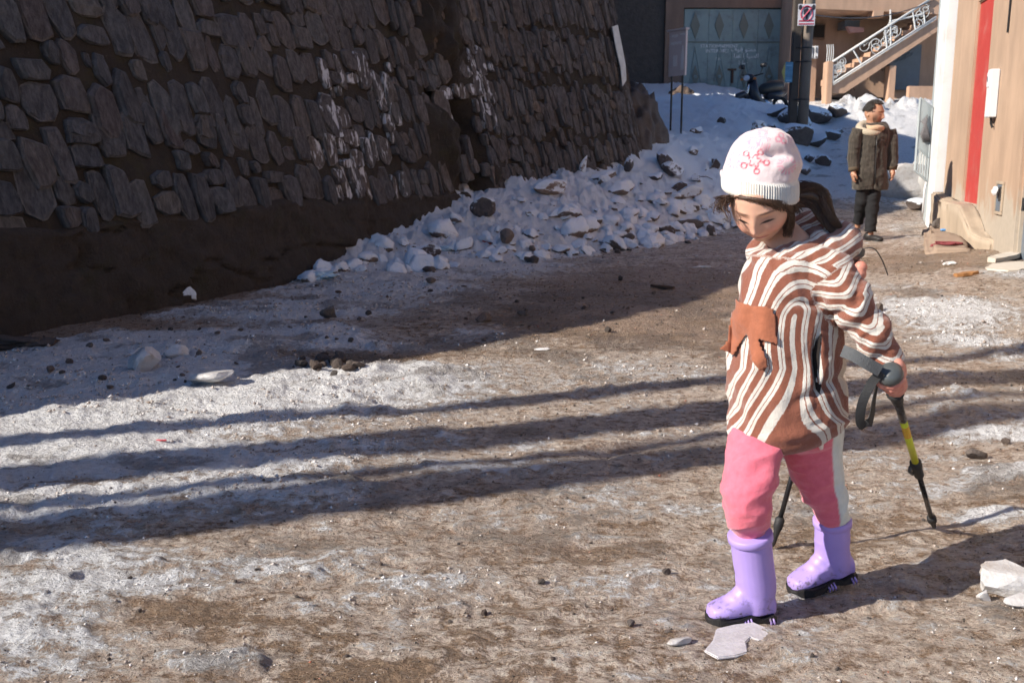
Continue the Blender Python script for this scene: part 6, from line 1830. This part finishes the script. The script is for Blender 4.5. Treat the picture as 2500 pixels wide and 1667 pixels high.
# trousers
def girl_trousers():
    mb = MB()
    sil_loft(mb, [(1330, 1800, 1864), (1300, 1786, 1873), (1270, 1771, 1878), (1235, 1761, 1880), (1190, 1760, 1890), (1140, 1769, 1902), (1085, 1778, 1912), (1040, 1785, 1930)], [2.305, 2.305, 2.302, 2.30, 2.305, 2.325, 2.36, 2.39], [.030, .039, .049, .058, .062, .068, .075, .075], 24, 4)
    sil_loft(mb, [(1310, 2005, 2055), (1280, 1990, 2064), (1250, 1975, 2071), (1210, 1953, 2068), (1160, 1928, 2057), (1105, 1905, 2050), (1050, 1885, 2052), (1020, 1880, 2050)], [2.475, 2.473, 2.465, 2.455, 2.45, 2.44, 2.435, 2.43], [.030, .040, .048, .056, .062, .068, .078, .080], 24, 4)
    sil_loft(mb, [(1095, 1850, 1990), (1070, 1800, 2040), (1020, 1795, 2048), (960, 1800, 2040)], 2.42, [.05, .085, .09, .08], 24, 3)
    me = remesh(mb, .004, 5, .5)
    P, N = get_vn(me); px, py = proj(P)
    w = fbm(P[:, 0] * 9, P[:, 1] * 9, P[:, 2] * 9, oct=2, seed=5)
    fold = (1 - np.abs(fbm(P[:, 0] * 6 + P[:, 2] * 4, P[:, 1] * 6, P[:, 2] * 13 - P[:, 0] * 5, oct=3, seed=8)) - .75) * .020 * sst(1050, 1150, py)
    fold += fbm(P[:, 0] * 5, P[:, 1] * 5, P[:, 2] * 4, oct=2, seed=18) * .008
    set_v(me, P + N * fold[:, None])
    c = np.tile(np.array((0.70, 0.155, 0.215)), (len(P), 1))
    edge = np.interp(py, [1000, 1060, 1120, 1180, 1225, 1262], [2034, 2031, 2030, 2036, 2046, 2050])
    s = sst(-2, 2, px - edge) * (P[:, 1] < 2.56 + FOFF) * (px > 1960)
    c = c * (1 - s[:, None]) + np.array((0.62, 0.66, 0.62)) * s[:, None]
    cattr(me, 'pat', c)
    link('trousers', me, cloth_mat('pink_fleece', 'pat', fuzz=.45, fscale=260, sheen=.4), GIRL)
    m2 = MB()
    pts = [on_cloth(x, y, .004) for x, y in ((1996, 1045), (2000, 1062), (2004, 1078))]
    TB = bvh_of(GIRL.children[-1])
    q = [on_cloth(1994 + 3 * i, 1050 + 14 * i, .006, TB) for i in range(4)]
    q = [p for p in q if p]
    if len(q) > 1: m2.tube(q, [.004, .006, .008, .004][:len(q)], 8, True, .4); m2.build('drawstring', cloth_mat('white_cord', None, (.75, .68, .66)), GIRL, True)
girl_trousers()

# rubber boots
def rubber():
    g = NT('lilac_rubber'); p = g.co()
    n = g.noise(p, 14, 4, .6)
    c = g.mix(n, (0.36, 0.255, 0.63), (0.43, 0.315, 0.70))
    sep = g.n('SeparateXYZ'); g.set(sep.inputs[0], g.pos())
    mud = g.math('MULTIPLY', g.sm(g.noise(p, 70, 4, .7), .52, .66), g.sm(sep.outputs[2], .09, .015))
    c = g.mix(mud, c, (0.10, 0.08, 0.075))
    return g.done(c, g.math('ADD', .32, g.math('MULTIPLY', g.noise(p, 40, 3), .25)), g.bump(g.noise(p, 90, 4, .6), .12, .002), Specular_IOR_Level=.5, Coat_Weight=.0)
M_RUBBER = rubber()
M_SOLE = plain('black_rubber_sole', (0.016, 0.015, 0.016), .45, .3, 30, .5, 120)
def boot(toe, heel, z0, top_c, top_r, ank_c, ank_r, pitch=0.0):
    """toe/heel on the sole line; top_c centre of the cuff"""
    toe, heel = Vector(toe), Vector(heel)
    d = (toe - heel); L = d.length; f = d.normalized(); s = f.cross(Vector((0, 0, 1))).normalized(); u = s.cross(f)
    def pt(a, b, c): return heel + f * a * L + s * b + u * c
    mb = MB()
    rings = []
    for (a, hw, h) in ((-.02, .018, .040), (.03, .031, .055), (.15, .034, .070), (.32, .034, .070), (.48, .035, .062), (.62, .036, .050), (.76, .037, .040), (.88, .033, .033), (.96, .026, .029), (1.0, .012, .020)):
        ring = []
        for k in range(22):
            w = 2 * math.pi * k / 22; c_, s_ = math.cos(w), math.sin(w)
            ring.append(pt(a, hw * (abs(c_) ** .8) * (1 if c_ > 0 else -1), .014 + max(0, h * .5 + h * .5 * (abs(s_) ** .75) * (1 if s_ > 0 else -1))))
        rings.append(ring)
    rings_loft(mb, rings)
    T = Vector(top_c)
    A = pt(.27, 0, .085)
    path_tube(mb, [pt(.25, 0, .024), pt(.265, 0, .055), A, A * .5 + T * .5, T], [.037, .042, ank_r, (ank_r + top_r) / 2, top_r], 24, 5)
    mb.ball(pt(.47, 0, .060), (.029, .029, .027), 16, 10); mb.ball(pt(.56, 0, .050), (.029, .029, .024), 16, 10)
    me = remesh(mb, .0030, 9, .5)
    P, N = get_vn(me)
    cr = (1 - np.abs(fbm(P[:, 0] * 9, P[:, 1] * 9, P[:, 2] * 20, oct=2, seed=int(abs(toe.x) * 100)))) - .8
    k = np.exp(-((P[:, 2] - (z0 + .095)) / .035) ** 2)
    set_v(me, P + N * (cr * .004 * k)[:, None])
    o = link('boot', me, M_RUBBER, GIRL)
    # cuff band and open top
    ax = (T - A).normalized()
    m2 = MB(); m2.tube([T - ax * .016, T - ax * .013, T + ax * .001, T + ax * .003], [top_r + .001, top_r + .0042, top_r + .0042, top_r + .001], 32); m2.build('cuff', M_RUBBER, o, True)
    # sole with cleats
    m3 = MB(); r2 = []
    for (a, hw) in ((-.035, .014), (.0, .030), (.08, .036), (.25, .036), (.42, .034), (.60, .041), (.76, .043), (.90, .038), (.98, .026), (1.02, .010)):
        lift = .010 * float(sst(.22, .34, a) * sst(.56, .46, a)) 
        wave = .006 * math.sin(a * 16)
        r2.append([pt(a, hw, .001 + lift), pt(a, hw * 1.02, .020 + wave + lift * .5), pt(a, 0, .022), pt(a, -hw * 1.02, .020 + wave + lift * .5), pt(a, -hw, .001 + lift), pt(a, 0, .0005 + lift)])
    rings_loft(m3, r2); so = m3.build('sole', M_SOLE, o, False, .002)
    for a in (.42, .47, .52, .08, .13):
        for sg in (1, -1):
            m4 = MB(); m4.tube([pt(a, sg * .034, .020), pt(a - .015, sg * .0405, .008), pt(a - .02, sg * .038, .000)], [.002, .0030, .0015], 6); m4.build('cleat', M_RUBBER, so, True)
    return o
boot(gnd(1727, 1520), gnd(1884, 1508), 0.0, g3(1831, 1303, 2.305), .0470, None, .0455)
bt, bh = gnd(1931, 1452), gnd(2076, 1432); bh.z = .028
boot(bt, bh, 0.02, g3(2032, 1268, 2.475), .0425, None, .0430)

# trekking poles
M_GRIP = plain('black_foam_grip', (0.02, 0.02, 0.021), .6, .2, 40, .35, 160)
M_GRIPG = plain('grey_rubber_head', (0.07, 0.078, 0.08), .35, .2, 20, .2, 60)
M_SHAFT = plain('black_alloy_shaft', (0.014, 0.014, 0.016), .3, .2, 30, .08, 80)
M_YEL = plain('yellow_alloy_shaft', (0.62, 0.68, 0.04), .35, .12, 30, .08, 80)
M_WEB = plain('grey_webbing', (0.085, 0.09, 0.095), .8, .25, 120, .6, 300)
def ribbon(pts, w, t, name, mat, parent, side, tw=None):
    P = _catmull(np.array([tuple(p) for p in pts]), 8); n = len(P)
    mb = MB(); rr = []
    for i in range(n):
        tg = Vector(P[min(i + 1, n - 1)]) - Vector(P[max(i - 1, 0)]); tg.normalize()
        s = Vector(side) if tw is None else Vector(side).lerp(Vector(tw), i / (n - 1))
        s = (s - tg * s.dot(tg)).normalized(); u = tg.cross(s); p = Vector(P[i])
        rr.append([p + s * w / 2 + u * t / 2, p - s * w / 2 + u * t / 2, p - s * w / 2 - u * t / 2, p + s * w / 2 - u * t / 2])
    rings_loft(mb, rr)
    return mb.build(name, mat, parent, False)
def pole(top, tip, label, yellow, detail=True, strap=None):
    a = (tip - top).normalized(); L = (tip - top).length
    po = empty('trekking_pole', tuple(tip), 0, label, 'pole')
    def P(t): return top + a * t - tip
    m = MB(); m.tube([P(-.016), P(-.013), P(-.006), P(.006), P(.016), P(.022)], [.008, .019, .027, .028, .021, .014], 18); kn = m.build('grip_head', M_GRIPG, po, True)
    m = MB(); rr = []; tt = []
    for k in range(40):
        t = .020 + .125 * k / 39; tt.append(P(t)); rr.append(.0135 + .0022 * math.sin(k * 1.15) * (k < 26) + (.004 if 22 < k < 26 else 0) - .002 * (k > 34))
    m.tube(tt, rr, 16); m.build('grip', M_GRIP, po, True)
    cuts = (.143, .20, .33, .345, .395)
    m = MB(); m.tube([P(.142), P(.235 if yellow else .45)], .0092, 14); m.build('upper_shaft', M_SHAFT, po, True)
    s0 = .235
    if yellow:
        ly = L * .50
        m = MB(); m.tube([P(s0), P(ly)], .0088, 14); ys = m.build('yellow_section', M_YEL, po, True)
        for k in range(5):
            m = MB(); c = P(s0 + .03 + k * .012)
            m.tube([c, c + a * .006], .0090, 14); m.build('printed_band', plain('orange_print', (.7, .16, .03), .5), ys)
    else: ly = .45
    m = MB(); m.tube([P(ly - .004), P(ly + .002), P(ly + .03), P(ly + .05), P(ly + .085), P(ly + .09)], [.010, .0145, .0145, .012, .0125, .009], 14); lk = m.build('lock', M_GRIP, po, True)
    sd = a.cross(Vector((0, 1, 0))).normalized()
    m = MB(); m.tube([P(ly + .01) - sd * .015, P(ly + .03) - sd * .021, P(ly + .055) - sd * .016], .005, 8); m.build('lever', M_GRIPG, lk, True)
    m = MB(); m.tube([P(ly + .088), P(L - .075)], .0068, 12); m.build('lower_shaft', M_SHAFT, po, True)
    m = MB(); m.tube([P(L - .09), P(L - .083), P(L - .06), P(L - .045), P(L - .012), P(L)], [.008, .013, .013, .0085, .006, .0025], 12); m.build('tip', M_GRIP, po, True)
    return po
p1 = pole(POLE_TOP, POLE_TIP, 'black and yellow trekking pole held in the hand near the camera', True)
T = Vector(p1.location)
kn = POLE_TOP
ribbon([g3(2056, 856, 2.245) - T, g3(2085, 868, 2.225) - T, g3(2115, 886, 2.215) - T, g3(2150, 905, 2.215) - T], .026, .0018, 'strap', M_WEB, p1, (0.35, 0, 1))
ribbon([g3(2152, 908, 2.222) - T, g3(2128, 935, 2.232) - T, g3(2105, 985, 2.237) - T, g3(2100, 1028, 2.243) - T, g3(2112, 1040, 2.25) - T, g3(2126, 1022, 2.262) - T, g3(2134, 975, 2.262) - T, g3(2144, 930, 2.25) - T, g3(2156, 910, 2.228) - T], .020, .0018, 'wrist_loop', M_GRIP, p1, (0.75, -.55, .35), (0.4, .9, .1))
p2 = pole(POLE2_TOP, POLE2_TIP, 'dark trekking pole held behind the striped jacket', False)
T = Vector(p2.location)
ribbon([POLE2_TOP - T, g3(2130, 606, 2.67) - T, g3(2152, 632, 2.67) - T, g3(2168, 672, 2.67) - T], .006, .0015, 'strap', M_GRIP, p2, (0.5, 0.8, .1))
FOFF = 0.0
# ------------------------------------------------------------------ the man further up the street
YM = 11.9
def m3(px, py, dY=0.0): return at(px, py, YM + dY)
MC = m3(2134, 279)
MM = Matrix.Translation(MC) @ frame_from((0.62, -0.78, -0.05), R(2)).to_4x4()
ML1, ML2 = [m3(2096, 318, .0), m3(2088, 345, -.02), m3(2083, 385, -.03), m3(2084, 416, -.06)], [m3(2172, 318, .0), m3(2177, 350, -.02), m3(2178, 385, -.03), m3(2177, 412, -.06)]
LA = [m3(2108, 440), m3(2101, 500, .03), m3(2096, 540, .16), m3(2093, 556, .18)]
LB = [m3(2136, 440), m3(2131, 510, -.02), m3(2126, 560, -.05), m3(2125, 574, -.05)]
def man():
    mb = MB()
    v, f = head_mesh(1.22, 'man', 110, 96); mb.add([MM @ Vector(p) for p in v], f)
    for sd in (1, -1): ear(mb, MM, sd, 1.22, 1.15)
    mb.tube([MM @ Vector((0, .02, -.06)), m3(2132, 312), m3(2132, 335)], [.065, .064, .09], 16)
    sil_loft(mb, [(325, 2108, 2160), (360, 2102, 2162), (400, 2102, 2160), (445, 2104, 2152)], YM, [.09, .11, .10, .08], 18, 3)
    for A in (ML1, ML2): mb.tube(A, [.05, .048, .042, .034], 12)
    for sgn, A in ((1, ML1), (-1, ML2)):                     # relaxed half-closed hands
        w = A[-1]
        c = w + Vector((-.006 * sgn, -.02, -.055))
        mb.ball(c, (.026, .040, .048), 14, 10)
        mb.tube([w, c], [.032, .034], 12)
        for k in range(4):
            y = -.030 + .019 * k; L = (.88, 1.0, .95, .78)[k]
            b = c + Vector((0, y, -.036))
            mb.tube([b, b + Vector((.006 * sgn, 0, -.026 * L)), b + Vector((.020 * sgn, .002, -.046 * L)), b + Vector((.032 * sgn, .004, -.044 * L))], [.0105, .0100, .0092, .0068], 8)
        t = c + Vector((.004 * sgn, -.038, .012))
        mb.tube([t, t + Vector((.012 * sgn, -.014, -.022)), t + Vector((.022 * sgn, -.010, -.046)), t + Vector((.026 * sgn, -.004, -.060))], [.0135, .0120, .0105, .0070], 8)
    for A in (LA, LB): mb.tube(A, [.05, .04, .036, .034], 12)
    me = remesh(mb, .0055, 2, .3)
    P, N = get_vn(me)
    tone, L = face_tone(P, MM, 1.22, 'man'); cattr(me, 'tone', tone)
    return tag(link('person', me, M_SKIN), 'bearded man in a long grey tweed coat walking down the street', 'person')
MAN = man()
def tweed():
    g = NT('grey_tweed'); p = g.co()
    st = g.noise(g.mapping(p, (60, 60, 2.0)), 1.0, 3, .6)
    c = g.mix(g.sm(st, .38, .62), (.022, .019, .016), (.080, .068, .056))
    c = g.mix(.4, c, g.mix(g.noise(p, 160, 3, .7), (.012, .011, .010), (.13, .11, .09)))
    return g.done(c, .95, g.bump(g.noise(p, 220, 3, .7), .6, .004), Sheen_Weight=.3, Specular_IOR_Level=.15)
def man_coat():
    mb = MB()
    sil_loft(mb, [(464, 2084, 2164), (455, 2081, 2166), (430, 2085, 2164), (400, 2092, 2163), (365, 2097, 2164), (340, 2096, 2169), (322, 2098, 2172), (308, 2106, 2168), (300, 2116, 2158)], YM, [.13, .14, .145, .14, .135, .13, .12, .10, .08], 30, 4)
    mb.tube(ML1[:3] + [ML1[3] + Vector((0, 0, .01))], [.074, .070, .064, .058], 18); mb.tube(ML2[:3] + [ML2[3] + Vector((0, 0, .01))], [.074, .070, .064, .058], 18)
    me = remesh(mb, .008, 4, .5)
    P, N = get_vn(me); px, py = proj(P)
    d = (1 - np.abs(fbm(P[:, 0] * 5, P[:, 1] * 5, P[:, 2] * 3, oct=3, seed=8)) - .75) * .03 + fbm(P[:, 0] * 9, P[:, 1] * 9, P[:, 2] * 16, oct=3, seed=9) * .012
    d -= .012 * np.exp(-((px - 2138 + (py - 380) * .05) / 1.6) ** 2) * (N[:, 1] < -.2)          # front closure
    set_v(me, P + N * d[:, None])
    link('coat', me, tweed(), MAN)
    m = MB()
    pts = [on_m(x, y) for x, y in ((2141, 335), (2140, 360), (2138, 390), (2137, 420), (2136, 450))]
    m.tube(pts, .007, 6); m.build('zip', M_BLACK, MAN, True)
    for A in (ML1, ML2):
        m = MB(); d = (A[3] - A[2]).normalized(); m.tube([A[3] - d * .03, A[3] + d * .012], [.061, .058], 16); m.build('cuff', plain('brown_cuff', (.085, .062, .04), .95, .3), MAN, True)
def on_m(px, py): return at(px, py, YM - .150)
man_coat()
M_FLEECE = cloth_mat('beige_fleece', None, (.47, .40, .30), fuzz=.9, fscale=90, bdist=.006)
m = MB(); hc = m3(2130, 314, .02)
ring = [Vector((hc.x + .125 * math.cos(w) - .02, hc.y + .12 * math.sin(w), hc.z - .005 + .05 * math.sin(w))) for w in np.linspace(0, 2 * math.pi, 24)]
m.tube(ring, [.040 + .018 * max(0, math.sin(w)) for w in np.linspace(0, 2 * math.pi, 24)], 12); m.build('hood', M_FLEECE, MAN, True)
m = MB(); sc_ = m3(2136, 310, -.03)
m.tube([Vector((sc_.x + .085 * math.cos(w), sc_.y + .085 * math.sin(w), sc_.z + .008 * math.sin(3 * w) + .02 * math.sin(w))) for w in np.linspace(0, 2 * math.pi, 22)], .033, 12); m.build('scarf', cloth_mat('tan_scarf', None, (.52, .36, .24), fuzz=.5), MAN, True)
def man_trousers():
    mb = MB()
    mb.tube([m3(2111, 430), m3(2104, 490, .02), m3(2097, 535, .15), m3(2095, 545, .17)], [.09, .078, .064, .066], 18)
    mb.tube([m3(2136, 430), m3(2130, 500, -.02), m3(2126, 550, -.05), m3(2125, 566, -.05)], [.09, .080, .066, .070], 18)
    me = remesh(mb, .008, 3, .5); P, N = get_vn(me)
    set_v(me, P + N * (fbm(P[:, 0] * 8, P[:, 1] * 8, P[:, 2] * 14, oct=3, seed=3) * .014)[:, None])
    link('trousers', me, plain('black_trousers', (.010, .010, .012), .9, .3, 10, .3), MAN)
man_trousers()
for A, yaw in ((LA, -.25), (LB, .35)):
    m = MB(); a = A[-1]; z = ground_z(a.x, a.y)
    q = Matrix.Rotation(yaw, 3, 'Z')
    lift = max(0.0, a.z - z - .10) * .6
    for (o_, r_) in (((0, .03, .05), (.048, .07, .05)), ((0, -.08, .035), (.050, .11, .036)), ((0, -.16, .03), (.045, .05, .028))):
        m.ball(Vector((a.x, a.y, z + lift)) + q @ Vector(o_), r_, 16, 10, q)
    sh_ = m.build('shoe', plain('dark_leather', (.022, .020, .020), .5, .3), MAN, True)
    m = MB(); m.ball(Vector((a.x, a.y, z + lift + .008)) + q @ Vector((0, -.06, 0)), (.056, .15, .016), 18, 6, q); m.build('sole', M_SOLE, sh_, True)
def man_hair():
    r = random.Random(9); mb = MB()
    for k in range(900):
        w = r.uniform(0, 6.28); u = r.uniform(.22, 1.0); e = math.acos(u)
        x, y, z = .080 * math.sin(e) * math.cos(w), .098 * math.sin(e) * math.sin(w), .118 * u
        if y < -.030 and z < .092: continue
        p = Vector((x, y, z)) * 1.22; n = p.normalized()
        t = Vector((r.gauss(0, 1), r.gauss(0, 1), r.gauss(0, .6))); t = (t - n * t.dot(n)).normalized()
        c = n.cross(t); a = r.uniform(.012, .022)
        pts = [p * .98, p + n * a * .7 + t * a * .5, p + n * a * 1.1 + c * a * .7, p + n * a * .5 + c * a * 1.0 - t * a * .4]
        mb.tube([MM @ q for q in pts], [.006, .006, .005, .003], 5, False)
    m2 = mb
    mb.ball(MM @ Vector((0, .026, .050)), (.086, .096, .080), 18, 12, MM.to_3x3())
    mb.build('hair', hair_mat('black_hair', (.010, .008, .007), (.045, .036, .03)), MAN, True)
man_hair()
